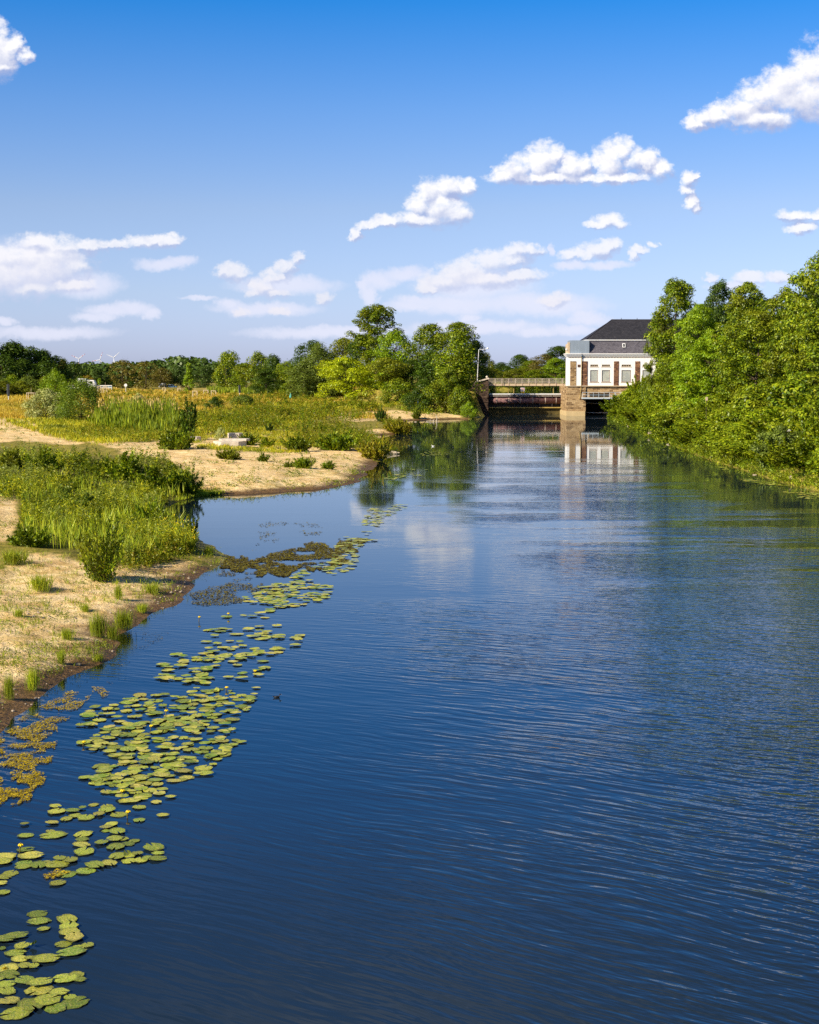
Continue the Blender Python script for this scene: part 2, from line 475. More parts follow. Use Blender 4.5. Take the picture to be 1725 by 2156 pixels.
M['leaf_bank'] = mat_leaf('bank_leaf', [(0.075, 0.13, 0.008), (0.14, 0.21, 0.010), (0.22, 0.29, 0.014), (0.32, 0.36, 0.018)], trans=0.28, patch=(0.34, 0.36, 0.02), patch_amt=0.4)
M['herb'] = mat_leaf('herb_leaf', [(0.06, 0.10, 0.006), (0.15, 0.20, 0.010), (0.30, 0.32, 0.014), (0.44, 0.42, 0.03)], patch=(0.36, 0.33, 0.02), nscale=0.22, patch_amt=0.55, trans=0.28)
M['herb2'] = mat_leaf('herb_leaf_olive', [(0.10, 0.12, 0.010), (0.20, 0.21, 0.015), (0.30, 0.28, 0.020), (0.16, 0.10, 0.03)], nscale=0.3, trans=0.3)
M['reed'] = mat_leaf('reed_blade', [(0.06, 0.10, 0.008), (0.13, 0.18, 0.012), (0.25, 0.28, 0.02)], trans=0.25)
M['seedhead'] = mat_leaf('reed_plume', [(0.30, 0.22, 0.11), (0.45, 0.34, 0.18), (0.24, 0.18, 0.08)], trans=0.2)
M['grass'] = mat_leaf('meadow_grass', [(0.14, 0.18, 0.010), (0.30, 0.32, 0.018), (0.46, 0.39, 0.035), (0.20, 0.26, 0.014)], nscale=0.12, patch=(0.14, 0.20, 0.012), patch_amt=0.7)
M['drygrass'] = mat_leaf('dry_grass', [(0.28, 0.20, 0.03), (0.46, 0.32, 0.05), (0.58, 0.42, 0.10), (0.27, 0.24, 0.02)], nscale=0.05, patch=(0.26, 0.24, 0.03), patch_amt=0.6)
M['tuft'] = mat_leaf('tuft_blade', [(0.12, 0.20, 0.015), (0.24, 0.30, 0.02), (0.36, 0.38, 0.04)])
M['flower_y'] = mat_plain('yellow_petal', (0.85, 0.60, 0.01), 0.5, 0.3, 0.15)
M['flower_w'] = mat_plain('white_petal', (0.80, 0.78, 0.66), 0.6, 0.2, 0.1)
M['bark'] = mat_plain('bark', (0.10, 0.075, 0.05), 0.9, 0.1, 0.4, 4, 0.02)
M['bark_pale'] = mat_plain('pale_bark', (0.24, 0.19, 0.13), 0.9, 0.1, 0.3, 4, 0.02)
M['stem'] = mat_plain('stem', (0.16, 0.14, 0.04), 0.8, 0.1, 0.3, 6)
M['timber'] = mat_plain('pale_timber', (0.62, 0.50, 0.32), 0.8, 0.2, 0.2, 2)
M['driftwood'] = mat_plain('driftwood', (0.50, 0.42, 0.30), 0.85, 0.2, 0.3, 3, 0.01)
M['concrete'] = mat_plain('concrete', (0.60, 0.52, 0.42), 0.85, 0.2, 0.35, 1.2, 0.02)
M['rock'] = mat_plain('rock', (0.42, 0.34, 0.25), 0.85, 0.2, 0.25, 6, 0.01)
M['white_paint'] = mat_plain('white_paint', (0.80, 0.79, 0.77), 0.5, 0.4, 0.04)
M['grey_paint'] = mat_plain('grey_paint', (0.48, 0.55, 0.60), 0.5, 0.4, 0.08)
M['black_paint'] = mat_plain('black_paint', (0.015, 0.017, 0.022), 0.5, 0.4, 0.1)
M['red_paint'] = mat_plain('red_paint', (0.55, 0.05, 0.03), 0.5, 0.4, 0.05)
M['yellow_paint'] = mat_plain('yellow_paint', (0.80, 0.48, 0.02), 0.5, 0.4, 0.05)
M['ochre_paint'] = mat_plain('ochre_paint', (0.42, 0.30, 0.08), 0.6, 0.3, 0.3)
M['teal_paint'] = mat_plain('teal_paint', (0.10, 0.55, 0.50), 0.5, 0.3, 0.05)
M['blue_paint'] = mat_plain('blue_paint', (0.18, 0.35, 0.55), 0.4, 0.5, 0.05)
M['rust'] = mat_plain('rusty_steel', (0.17, 0.085, 0.085), 0.65, 0.35, 0.55, 1.2, 0.01, stretch=(1, 3, 0.6))
M['dark_steel'] = mat_plain('dark_steel', (0.035, 0.028, 0.03), 0.6, 0.3, 0.4, 2)
M['pale_steel'] = mat_plain('pale_steel', (0.50, 0.42, 0.36), 0.6, 0.3, 0.25, 1.5)
M['glass'] = mat_plain('dark_glass', (0.02, 0.025, 0.03), 0.08, 0.6, 0.1)
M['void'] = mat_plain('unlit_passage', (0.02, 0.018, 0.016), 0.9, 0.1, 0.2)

def mat_stone(name, c1, c2, c3, bw=0.7, bh=0.32, mortar=(0.36, 0.28, 0.19), scale=1.0, msize=0.03):
    m, t = new_mat(name)
    g = t.node('ShaderNodeTexCoord').outputs['Object']
    x, y, z = t.sep(g)
    co = t.xyz(t.math('ADD', x, y), z, 0)
    co = t.vmath('ADD', co, centred_t(t, t.noise(co, 1.5, 2, 0.5, out='Color'), (0.08, 0.05, 0)))
    b = t.node('ShaderNodeTexBrick'); t.l.new(co, b.inputs['Vector'])
    b.inputs['Scale'].default_value = scale
    b.inputs['Brick Width'].default_value = bw; b.inputs['Row Height'].default_value = bh
    b.inputs['Mortar Size'].default_value = msize; b.inputs['Mortar Smooth'].default_value = 0.3
    b.inputs['Color1'].default_value = (0, 0, 0, 1); b.inputs['Color2'].default_value = (1, 1, 1, 1)
    b.inputs['Mortar'].default_value = (0.5, 0.5, 0.5, 1); b.inputs['Bias'].default_value = 0
    cc = t.ramp(t.math('ADD', t.math('MULTIPLY', b.outputs['Color'], 0.8), t.math('MULTIPLY', t.noise(co, 0.8, 3), 0.3)), [(0.1, c1), (0.5, c2), (0.95, c3)])
    nz = t.noise(g, 6, 4, 0.65)
    cc = t.mix(t.math('MULTIPLY', t.mrange(nz, 0.45, 0.7), 0.6), cc, c1)
    cc = t.mix(b.outputs['Fac'], cc, mortar)
    hgt = t.math('SUBTRACT', t.math('MULTIPLY', nz, 0.5), b.outputs['Fac'])
    out_surface(t, principled(t, cc, 0.9, 0.15, bump(t, hgt, 0.08)))
    return m
def centred_t(t, v, amp):
    return t.vmath('MULTIPLY', t.vmath('SUBTRACT', v, (0.5, 0.5, 0.5)), amp)
M['stone'] = mat_stone('sandstone_blocks', (0.09, 0.045, 0.025), (0.38, 0.24, 0.11), (0.60, 0.42, 0.22), mortar=(0.50, 0.36, 0.20))
M['stone_red'] = mat_stone('red_sandstone_blocks', (0.06, 0.025, 0.018), (0.22, 0.10, 0.06), (0.42, 0.22, 0.11), bw=0.5, bh=0.26, mortar=(0.20, 0.12, 0.07))
M['stone_dark'] = mat_stone('dark_pier_blocks', (0.035, 0.022, 0.018), (0.09, 0.055, 0.04), (0.15, 0.10, 0.07), mortar=(0.08, 0.055, 0.04))  # dark brown blocks, deeper in tone than the other stonework
M['plinth'] = mat_plain('pale_stone_plinth', (0.56, 0.42, 0.22), 0.85, 0.2, 0.2, 1.2, 0.01)
M['stone_pale'] = mat_plain('pale_stone_ledge', (0.55, 0.42, 0.28), 0.85, 0.2, 0.15, 1.5)
# render facade with fine rain streaks
m, t = new_mat('white_render'); g = obj_coord(t)
st = t.noise(t.vmath('MULTIPLY', g, (2.5, 2.5, 0.25)), 1.0, 4, 0.6)
c = t.mix(t.math('MULTIPLY', t.mrange(st, 0.5, 0.8), 0.35), (0.88, 0.86, 0.83), (0.70, 0.63, 0.54))
out_surface(t, principled(t, c, 0.8, 0.2, bump(t, t.noise(g, 30, 3), 0.004))); M['render'] = m
# slate
def mat_slate(name, c1, c2):
    m, t = new_mat(name); g = obj_coord(t); x, y, z = t.sep(g)
    b = t.node('ShaderNodeTexBrick'); t.l.new(t.xyz(t.math('ADD', x, t.math('MULTIPLY', y, 0.2)), z, 0), b.inputs['Vector'])
    b.inputs['Scale'].default_value = 1; b.inputs['Brick Width'].default_value = 0.35; b.inputs['Row Height'].default_value = 0.16
    b.inputs['Mortar Size'].default_value = 0.012
    b.inputs['Color1'].default_value = (0, 0, 0, 1); b.inputs['Color2'].default_value = (1, 1, 1, 1)
    n = t.noise(g, 0.9, 5, 0.65); n2 = t.noise(g, 9, 3)
    f = t.math('ADD', t.math('MULTIPLY', b.outputs['Color'], 0.35), t.math('ADD', t.math('MULTIPLY', n, 0.5), t.math('MULTIPLY', n2, 0.25)))
    c = t.ramp(f, [(0.25, c1), (0.8, c2)])
    c = t.mix(t.mrange(t.vor(g, 1.3), 0.05, 0.03), c, (0.42, 0.38, 0.36))
    c = t.mix(b.outputs['Fac'], c, tuple(q * 0.5 for q in c1))
    out_surface(t, principled(t, c, 0.65, 0.35, bump(t, f, 0.03)))
    return m
M['slate_dark'] = mat_slate('dark_slate', (0.016, 0.016, 0.022), (0.045, 0.043, 0.052))
M['slate_grey'] = mat_slate('grey_slate', (0.06, 0.055, 0.07), (0.17, 0.155, 0.18))
M['zinc'] = mat_plain('blue_zinc_sheet', (0.25, 0.30, 0.36), 0.45, 0.5, 0.15, 1.0, stretch=(3, 3, 0.4))
M['moss_wall'] = mat_plain('mossy_sill', (0.10, 0.075, 0.02), 0.8, 0.3, 0.7, 1.0, 0.02, stretch=(1, 1, 0.3))

# window: gridded pale pane
m, t = new_mat('gridded_pane'); g = obj_coord(t); x, y, z = t.sep(g)
gx_ = t.math('PINGPONG', t.math('MULTIPLY', x, 1), 0.105); gz_ = t.math('PINGPONG', z, 0.105)
line = t.math('MAXIMUM', t.math('LESS_THAN', gx_, 0.013), t.math('LESS_THAN', gz_, 0.013))
c = t.mix(line, (0.60, 0.61, 0.52), (0.05, 0.035, 0.03))
c = t.mix(t.mrange(t.noise(g, 0.7, 2), 0.4, 0.65), c, t.mix(line, (0.44, 0.47, 0.44), (0.05, 0.035, 0.03)))
out_surface(t, principled(t, c, 0.35, 0.5)); M['pane'] = m

# ------------------------------------------------------------------ ground
PX, PY = to_px(GX, GY, np.maximum(GZ, 0))
left = (GX < 20) & (GY > 3)
wob = (fbm(GX * 0.25, GY * 0.12, 11, 4) - 0.5)
def pxmask(poly, soft=14, wobamp=60):
    d = sdist(PX, PY, poly) + wob * wobamp
    return np.clip(d / soft * 0.5 + 0.5, 0, 1) * left
S_fore = [(-400,1215),(-10,1195),(60,1150),(150,1170),(220,1195),(330,1180),(420,1165),(495,1160),(480,1200),(300,1400),(100,1600),(-400,1900)]
S_small = [(-300,1046),(35,1048),(45,1080),(20,1135),(-300,1150)]
S_beach = [(180,922),(330,930),(430,918),(560,905),(640,925),(700,938),(775,945),(800,985),(745,1030),(600,1045),(420,1045),(410,1000),(330,968),(240,945)]
S_dune = [(-200,884),(40,878),(85,897),(75,918),(0,930),(-200,925)]
S_dune2 = [(0,905),(110,915),(170,935),(60,930)]
S_far = [(770,866),(830,862),(885,871),(925,868),(935,852),(962,856),(995,876),(980,886),(876,889),(815,890)]
S_spit = [(770,905),(800,903),(860,913),(830,922),(775,925)]
S_mid = [(700,872),(780,868),(830,880),(800,886),(720,884)]
sand = np.zeros_like(GZ)
for poly, s_, w_ in ((S_fore, 26, 90), (S_small, 20, 40), (S_beach, 9, 34), (S_dune, 8, 14), (S_dune2, 8, 20), (S_far, 3, 5), (S_spit, 4, 8), (S_mid, 4, 14)):
    sand = np.maximum(sand, pxmask(poly, s_, w_))
gold = np.maximum(pxmask([(150,818),(660,822),(900,832),(700,842),(560,850),(470,872),(300,856),(150,850)], 8, 16),
                  np.maximum(pxmask([(-420,830),(80,850),(70,885),(-420,882)], 6, 10), pxmask([(200,905),(430,900),(420,920),(180,925)], 10, 14)))
moist = np.clip(1 - GZ / 0.42, 0, 1)
gm = grid_mesh('ground', gx, gy, GX, GY, GZ)
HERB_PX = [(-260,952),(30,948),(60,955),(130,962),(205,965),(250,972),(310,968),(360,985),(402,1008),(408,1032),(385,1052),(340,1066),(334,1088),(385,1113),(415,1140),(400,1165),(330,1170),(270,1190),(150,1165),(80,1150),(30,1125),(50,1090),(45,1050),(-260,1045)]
soil_shade = pxmask(HERB_PX, 20, 30)  # mask of the soil darkened as painted shade beneath the herbs
cb = gm.color_attributes.new('soil_shade', 'FLOAT_COLOR', 'POINT')
cb.data.foreach_set('color', np.repeat(soil_shade.ravel()[:, None], 4, 1).astype(np.float32).ravel())
ca = gm.color_attributes.new('cover', 'FLOAT_COLOR', 'POINT')
cdat = np.stack([sand.ravel(), gold.ravel(), moist.ravel(), np.ones(GZ.size)], 1).astype(np.float32)
ca.data.foreach_set('color', cdat.ravel())
m, t = new_mat('ground_soil')
p = pos(t)
at_ = t.node('ShaderNodeAttribute', attribute_name='cover')
sr, sg, sb = t.sep(at_.outputs['Color'])
nz1 = t.noise(p, 1.3, 6, 0.65); nz2 = t.noise(p, 9.0, 5, 0.7); nz3 = t.noise(p, 0.25, 4, 0.6); nz4 = t.noise(p, 40, 3, 0.7)
sandc = t.mix(t.mrange(nz1, 0.35, 0.7), (0.88, 0.67, 0.36), (0.74, 0.48, 0.18))
sandc = t.mix(t.math('MULTIPLY', t.mrange(nz2, 0.5, 0.72), 0.38), sandc, (0.42, 0.27, 0.10))
sandc = t.mix(t.math('MULTIPLY', t.mrange(nz4, 0.6, 0.8), 0.12), sandc, (0.25, 0.15, 0.06))
mossf = t.math('MULTIPLY', t.mrange(t.math('ADD', t.math('MULTIPLY', nz3, 0.6), t.math('MULTIPLY', nz1, 0.4)), 0.50, 0.60), t.mrange(nz2, 0.35, 0.6))
sandc = t.mix(t.math('MULTIPLY', mossf, 0.55), sandc, (0.26, 0.25, 0.035))
sandc = t.mix(t.math('MULTIPLY', t.mrange(t.noise(p, 0.6, 5, 0.7), 0.52, 0.62), 0.6), sandc, (0.50, 0.31, 0.11))
wetc = t.mix(t.mrange(nz2, 0.4, 0.65), (0.20, 0.115, 0.045), (0.09, 0.055, 0.022))
wetf = t.mrange(t.math('ADD', sb, t.math('MULTIPLY', t.math('SUBTRACT', nz1, 0.5), 0.7)), 0.25, 0.75)
sandc = t.mix(wetf, sandc, wetc)
grassc = t.mix(t.mrange(nz1, 0.35, 0.65), (0.17, 0.16, 0.018), (0.34, 0.27, 0.05))
grassc = t.mix(t.math('MULTIPLY', t.mrange(nz2, 0.5, 0.7), 0.5), grassc, (0.07, 0.08, 0.012))
goldc = t.mix(t.mrange(nz3, 0.4, 0.6), (0.46, 0.32, 0.07), (0.32, 0.24, 0.04))
grassc = t.mix(sg, grassc, goldc)
soil_sh = t.node('ShaderNodeAttribute', attribute_name='soil_shade').outputs['Fac']
grassc = t.mix(t.math('MULTIPLY', soil_sh, 0.85), grassc, (0.045, 0.048, 0.012))  # dark soil tone, also painting in the shade gaps between herbs
sf = t.mrange(t.math('ADD', sr, t.math('MULTIPLY', t.math('SUBTRACT', nz1, 0.5), 0.8)), 0.35, 0.65)
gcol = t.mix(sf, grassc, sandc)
zz = t.sep(p)[2]
bed = t.mix(t.mrange(nz1, 0.35, 0.65), (0.030, 0.022, 0.018), (0.012, 0.016, 0.016))
bed = t.mix(t.mrange(zz, -0.45, -0.05), bed, (0.12, 0.075, 0.03))
gcol = t.mix(t.mrange(zz, -0.03, 0.02), bed, gcol)
hh = t.math('ADD', t.math('MULTIPLY', nz2, 0.6), t.math('ADD', t.math('MULTIPLY', nz1, 2.6), t.math('MULTIPLY', nz4, 0.04)))
rough = t.mrange(wetf, 0, 1, 0.95, 0.6)
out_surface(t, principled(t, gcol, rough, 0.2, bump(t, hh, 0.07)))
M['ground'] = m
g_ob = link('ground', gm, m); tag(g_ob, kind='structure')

# ------------------------------------------------------------------ water
wx = axis([(-20,-3,0.4),(-3,26,1.2),(26,40,0.8)])
wy = axis([(-40,24,4),(24,110,0.5),(110,290,1.5)])
WX, WY = np.meshgrid(wx, wy)
WH = height(WX, WY)
wm = grid_mesh('water', wx, wy, WX, WY, np.zeros_like(WX), keep=(WH < 0.06))
wa = wm.color_attributes.new('depth', 'FLOAT_COLOR', 'POINT')
dd = np.clip(-WH, 0, 2).ravel()
wa.data.foreach_set('color', np.stack([dd, dd, dd, np.ones_like(dd)], 1).astype(np.float32).ravel())
def mat_water():
    m, t = new_mat('river_water')
    p = pos(t); x, y, z = t.sep(p)
    rot = t.node('ShaderNodeVectorRotate', rotation_type='Z_AXIS'); t.l.new(p, rot.inputs['Vector']); t.l.new(t.mrange(y, 18, 75, math.radians(36), math.radians(9), 'LINEAR'), rot.inputs['Angle'])
    q = rot.outputs[0]
    # fine ripples with long crests running across the river
    warp = centred_t(t, t.noise(t.vmath('MULTIPLY', p, (0.25, 0.25, 0)), 1.0, 2, 0.5, out='Color'), (1.0, 1.0, 0))
    q2 = t.vmath('ADD', q, warp)
    r1 = t.noise(t.vmath('MULTIPLY', q2, (0.85, 3.9, 0)), 1.0, 2, 0.45)
    r2 = t.noise(t.vmath('MULTIPLY', q2, (2.4, 8.0, 0)), 1.0, 2, 0.5)
    rot2 = t.node('ShaderNodeVectorRotate', rotation_type='Z_AXIS'); t.l.new(p, rot2.inputs['Vector']); rot2.inputs['Angle'].default_value = math.radians(-9)
    r3 = t.noise(t.vmath('MULTIPLY', rot2.outputs[0], (1.5, 4.6, 0)), 1.0, 2, 0.5)
    # gusts and calm lanes
    gust = t.noise(t.vmath('MULTIPLY', p, (0.09, 0.035, 0)), 1.0, 3, 0.55)
    lane = t.noise(t.vmath('MULTIPLY', p, (0.05, 0.16, 0)), 1.0, 3, 0.6)
    right = t.mrange(x, -4.0, 11.0)
    calm = t.mrange(y, 75, 145, 1.0, 0.045)
    xg = t.math('ADD', x, t.math('MULTIPLY', t.math('SUBTRACT', gust, 0.5), 9.0))
    calm = t.math('MULTIPLY', calm, t.math('SUBTRACT', 1.0, t.math('MULTIPLY', t.mrange(xg, 2.0, 7.0, 0.78, 0), t.mrange(y, 38, 58))))
    calm = t.math('MULTIPLY', calm, t.math('SUBTRACT', 1.0, t.math('MULTIPLY', t.mrange(x, 13, 23, 0, 0.75), t.mrange(y, 62, 100))))
    calm = t.math('MULTIPLY', calm, t.mrange(t.math('ADD', lane, t.mrange(y, 45, 75, 0.14, 0.0)), 0.42, 0.62, 0.22, t.mrange(y, 80, 150, 1.2, 1.7)))
    gust = t.math('ADD', gust, 0.0)
    amp = t.math('MULTIPLY', t.math('MULTIPLY', calm, t.mrange(gust, 0.35, 0.65, 0.35, 1.0)), t.mrange(right, 0, 1, 0.24, 1.0, 'LINEAR'))
    fine = t.math('MULTIPLY', r2, t.mrange(lane, 0.42, 0.62, 0.3, 1.1))
    nearbank = t.mrange(x, 3.0, 9.0)
    h = t.math('ADD', t.math('MULTIPLY', r1, 1.0), t.math('ADD', t.math('MULTIPLY', fine, 0.34), t.math('MULTIPLY', r3, t.math('MULTIPLY', nearbank, 0.7))))
    h = t.math('MULTIPLY', h, amp)
    nrm = bump(t, h, 0.057)
    fr = t.node('ShaderNodeFresnel'); fr.inputs['IOR'].default_value = 1.45; t.l.new(nrm, fr.inputs['Normal'])
    gl = t.node('ShaderNodeBsdfGlossy'); gl.inputs['Roughness'].default_value = 0.03
    gl.inputs['Color'].default_value = (0.94, 0.97, 1.0, 1)
    t.l.new(nrm, gl.inputs['Normal'])
    body = t.node('ShaderNodeBsdfDiffuse'); body.inputs['Color'].default_value = (0.012, 0.023, 0.036, 1)
    trn = t.node('ShaderNodeBsdfTransparent'); trn.inputs['Color'].default_value = (0.62, 0.62, 0.50, 1)
    dep = t.node('ShaderNodeAttribute', attribute_name='depth').outputs['Fac']
    op = t.math('SUBTRACT', 1.0, t.math('POWER', 2.718, t.math('MULTIPLY', dep, -2.6)))
    op = t.math('MULTIPLY', op, 0.97)
    m1 = t.node('ShaderNodeMixShader'); t.l.new(op, m1.inputs[0]); t.l.new(trn.outputs[0], m1.inputs[1]); t.l.new(body.outputs[0], m1.inputs[2])
    m2 = t.node('ShaderNodeMixShader'); t.l.new(fr.outputs[0], m2.inputs[0]); t.l.new(m1.outputs[0], m2.inputs[1]); t.l.new(gl.outputs[0], m2.inputs[2])
    out_surface(t, m2.outputs[0])
    return m
M['water'] = mat_water()
w_ob = link('water', wm, M['water']); tag(w_ob, kind='structure')
pv = np.array([(15.3, 282.25, 3.9), (160, 282.25, 3.9), (160, 350, 3.9), (15.3, 350, 3.9)]); 
pm = quads_mesh('upper_water', pv, np.array([[0, 1, 2, 3]]))
pa = pm.color_attributes.new('depth', 'FLOAT_COLOR', 'POINT'); pa.data.foreach_set('color', np.ones(16, np.float32) * 2)
up_ob = link('upper_water', pm, M['water']); tag(up_ob, kind='structure')
# ------------------------------------------------------------------ foliage engine
def nrmz(a):
    return a / (np.linalg.norm(a, axis=1, keepdims=True) + 1e-9)
def leaf_verts(C, N, L, Wd, rng, U=None, fold=0.12):
    n = len(C)
    if U is None:
        r = rng.normal(size=(n, 3)); U = nrmz(np.cross(N, r))
    V = nrmz(np.cross(N, U))
    L = np.broadcast_to(L, (n,))[:, None]; Wd = np.broadcast_to(Wd, (n,))[:, None]
    a = C - U * L * 0.5; b = C + V * Wd * 0.5 + N * Wd * fold; c = C + U * L * 0.5; d = C - V * Wd * 0.5 + N * Wd * fold
    v = np.stack([a, b, c, d], 1).reshape(-1, 3)
    return v
def leaf_mesh(name, v):
    n = len(v) // 4
    return quads_mesh(name, v, np.arange(n * 4).reshape(n, 4))

class MB:
    """collects shapes into one mesh"""
    def __init__(s): s.v = []; s.f = []
    def add(s, vs, fs):
        k = len(s.v); s.v += [tuple(q) for q in vs]; s.f += [tuple(i + k for i in f) for f in fs]; return s
    def box(s, x0, x1, y0, y1, z0, z1):
        vs = [(x0,y0,z0),(x1,y0,z0),(x1,y1,z0),(x0,y1,z0),(x0,y0,z1),(x1,y0,z1),(x1,y1,z1),(x0,y1,z1)]
        return s.add(vs, [(0,3,2,1),(4,5,6,7),(0,1,5,4),(1,2,6,5),(2,3,7,6),(3,0,4,7)])
    def prism(s, poly, axis_, a, b):
        """extrude a polygon; axis_ 'x','y','z' gives the extrusion axis"""
        def mk(p, q):
            return {'x': (q, p[0], p[1]), 'y': (p[0], q, p[1]), 'z': (p[0], p[1], q)}[axis_]
        n = len(poly); vs = [mk(p, a) for p in poly] + [mk(p, b) for p in poly]
        fs = [tuple(range(n))[::-1], tuple(range(n, 2 * n))] + [(i, (i + 1) % n, n + (i + 1) % n, n + i) for i in range(n)]
        return s.add(vs, fs)
    def tube(s, pts, rads, n=6, cap=True):
        pts = [Vector(p) for p in pts]
        if not isinstance(rads, (list, tuple)): rads = [rads] * len(pts)
        rings = []
        for i, p in enumerate(pts):
            d = (pts[min(i + 1, len(pts) - 1)] - pts[max(i - 1, 0)])
            if d.length < 1e-9: d = Vector((0, 0, 1))
            d.normalize()
            u = d.cross(Vector((0.31, 0.17, 0.93)) if abs(d.z) < 0.9 else Vector((1, 0.1, 0))).normalized(); w = d.cross(u)
            rings.append([p + (u * math.cos(2 * math.pi * k / n) + w * math.sin(2 * math.pi * k / n)) * rads[i] for k in range(n)])
        vs = [q for r in rings for q in r]; fs = []
        for i in range(len(pts) - 1):
            for k in range(n):
                a = i * n + k; b = i * n + (k + 1) % n
                fs.append((a, b, b + n, a + n))
        if cap: fs += [tuple(range(n))[::-1], tuple((len(pts) - 1) * n + k for k in range(n))]
        return s.add(vs, fs)
    def cyl(s, p0, p1, r, n=12): return s.tube([p0, p1], r, n)
    def ball(s, c, r, n=8, m=6, sq=(1, 1, 1)):
        vs = []; fs = []
        for i in range(m + 1):
            th = math.pi * i / m
            for k in range(n):
                ph = 2 * math.pi * k / n
                vs.append((c[0] + r * sq[0] * math.sin(th) * math.cos(ph), c[1] + r * sq[1] * math.sin(th) * math.sin(ph), c[2] + r * sq[2] * math.cos(th)))
        for i in range(m):
            for k in range(n):
                fs.append((i * n + k, i * n + (k + 1) % n, (i + 1) * n + (k + 1) % n, (i + 1) * n + k))
        return s.add(vs, fs)
    def mesh(s, name, smooth=False):
        me = bpy.data.meshes.new(name); me.from_pydata(s.v, [], s.f); me.update()
        if smooth: me.polygons.foreach_set('use_smooth', [True] * len(me.polygons))
        return me
    def build(s, name, mat, parent=None, loc=None, smooth=False):
        return link(name, s.mesh(name, smooth), mat, parent, loc)

def envelope(shape, t):
    t = np.clip(t, 0.0, 1.0)
    if shape == 'round': return np.sqrt(np.clip(1 - (2 * t - 0.9) ** 2 / 1.22, 0, 1)) ** 0.9
    if shape == 'dome': return np.clip(1 - t ** 2.4, 0, 1) ** 0.55 * (0.82 + 0.18 * np.clip(t * 4, 0, 1))
    if shape == 'poplar': return np.sin(np.pi * np.clip(t * 0.86 + 0.10, 0, 1)) ** 0.55
    if shape == 'cone': return (1 - t) ** 0.8 * 0.95 + 0.05
    if shape == 'umbrella': return np.where(t < 0.45, 0.45 + t * 1.1, np.sqrt(np.clip(1 - ((t - 0.45) / 0.56) ** 2, 0, 1)))
    if shape == 'column': return np.clip(1 - np.abs(2 * t - 0.8) ** 4 / 2.4, 0.1, 1) * np.where(t > 0.8, (1 - t) * 4 + 0.2, 1)
    return np.ones_like(t)

def make_tree(name, seed, H=15, Wd=10, base=0.12, shape='round', nc=90, cr=1.2, leaf=0.3, nl=22000, asp=0.55, squash=0.6, upb=0.55, gaps=0.0, twig=False):
    rng = np.random.default_rng(seed)
    R = Wd / 2; z0 = H * base; ch = H - z0
    t = rng.random(nc) ** 0.9; a = rng.random(nc) * 2 * np.pi
    lump = 1 + 0.22 * np.sin(a * 3 + seed) * np.sin(t * 7 + seed * 1.7) + 0.14 * np.sin(a * 5 + 2 * seed + t * 9)
    rr = R * envelope(shape, t) * (0.50 + 0.50 * np.sqrt(rng.random(nc))) * lump
    rr = np.maximum(rr - cr * 0.45, 0)
    C = np.stack([rr * np.cos(a), rr * np.sin(a), z0 + t * (ch - cr * squash * 0.7)], 1)
    crr = cr * (0.6 + 0.75 * rng.random(nc))
    if gaps > 0: crr *= np.where(rng.random(nc) < gaps, 0.55, 1.0)
    w = crr ** 2; w /= w.sum()
    idx = rng.choice(nc, nl, p=w)
    d = nrmz(rng.normal(size=(nl, 3)) + np.array([0, 0, 0.34]))
    rad = crr[idx] * (0.70 + 0.36 * rng.random(nl) ** 0.7)
    # secondary lumps within a spray
    rad *= 1 + 0.22 * np.sin(d[:, 0] * 9 + idx) * np.sin(d[:, 1] * 8 + idx * 2) + 0.1 * rng.normal(size=nl)
    P = C[idx] + d * rad[:, None] * np.array([1, 1, squash])
    P[:, 2] -= 0.10 * (np.hypot(d[:, 0], d[:, 1]) * crr[idx]) ** 1.5
    N = nrmz(d * 0.8 + np.array([0, 0, upb]) + rng.normal(size=(nl, 3)) * 0.34)
    L = leaf * (0.65 + 0.7 * rng.random(nl))
    cm = leaf_mesh(name + '_crown', leaf_verts(P, N, L, L * asp, rng))
    tr = MB(); rt = max(0.10, H * 0.016)
    bend = rng.normal(size=2) * 0.03 * H
    top = z0 + ch * 0.72
    pts = [(0, 0, -0.4), (bend[0] * .2, bend[1] * .2, H * 0.12), (bend[0] * .6, bend[1] * .6, H * 0.4), (bend[0], bend[1], top)]
    tr.tube(pts, [rt * 1.35, rt, rt * 0.7, rt * 0.18], 7)
    sel = rng.choice(nc, min(nc, 26), replace=False)
    for k in sel:
        c = C[k]; zb = max(H * 0.10, min(c[2] - 0.25 * math.hypot(c[0], c[1]) - 0.3, top * 0.95))
        f = zb / top; b0 = (bend[0] * f, bend[1] * f, zb)
        mid = ((b0[0] + c[0]) * .5, (b0[1] + c[1]) * .5, (b0[2] + c[2]) * .5 - 0.02 * H * rng.random())
        r0 = rt * 0.42 * (1 - 0.5 * f)
        tr.tube([b0, mid, tuple(c)], [r0, r0 * .6, r0 * .15], 5, cap=False)
        if twig:
            for q in range(5):
                e = c + rng.normal(size=3) * np.array([.9, .9, .9]) * cr * 0.9 + np.array([0, 0, cr * 0.9])
                tr.tube([tuple(c), tuple(e)], [r0 * .25, r0 * .06], 3, cap=False)
    return (cm, tr.mesh(name + '_trunk', True), H, Wd)

TR = {}
# near trees of the right bank
TR['n1'] = make_tree('broadleaf', 1, 17, 12, 0.05, 'round', 210, 0.98, 0.32, 34000, squash=0.5)
TR['n2'] = make_tree('broadleaf', 2, 16, 12, 0.04, 'dome', 210, 0.96, 0.32, 34000, squash=0.5)
TR['n3'] = make_tree('broadleaf', 3, 18, 11, 0.08, 'round', 200, 0.98, 0.32, 32000, squash=0.5)
TR['n4'] = make_tree('poplar', 4, 20, 8, 0.05, 'poplar', 170, 0.80, 0.30, 26000, squash=0.8)
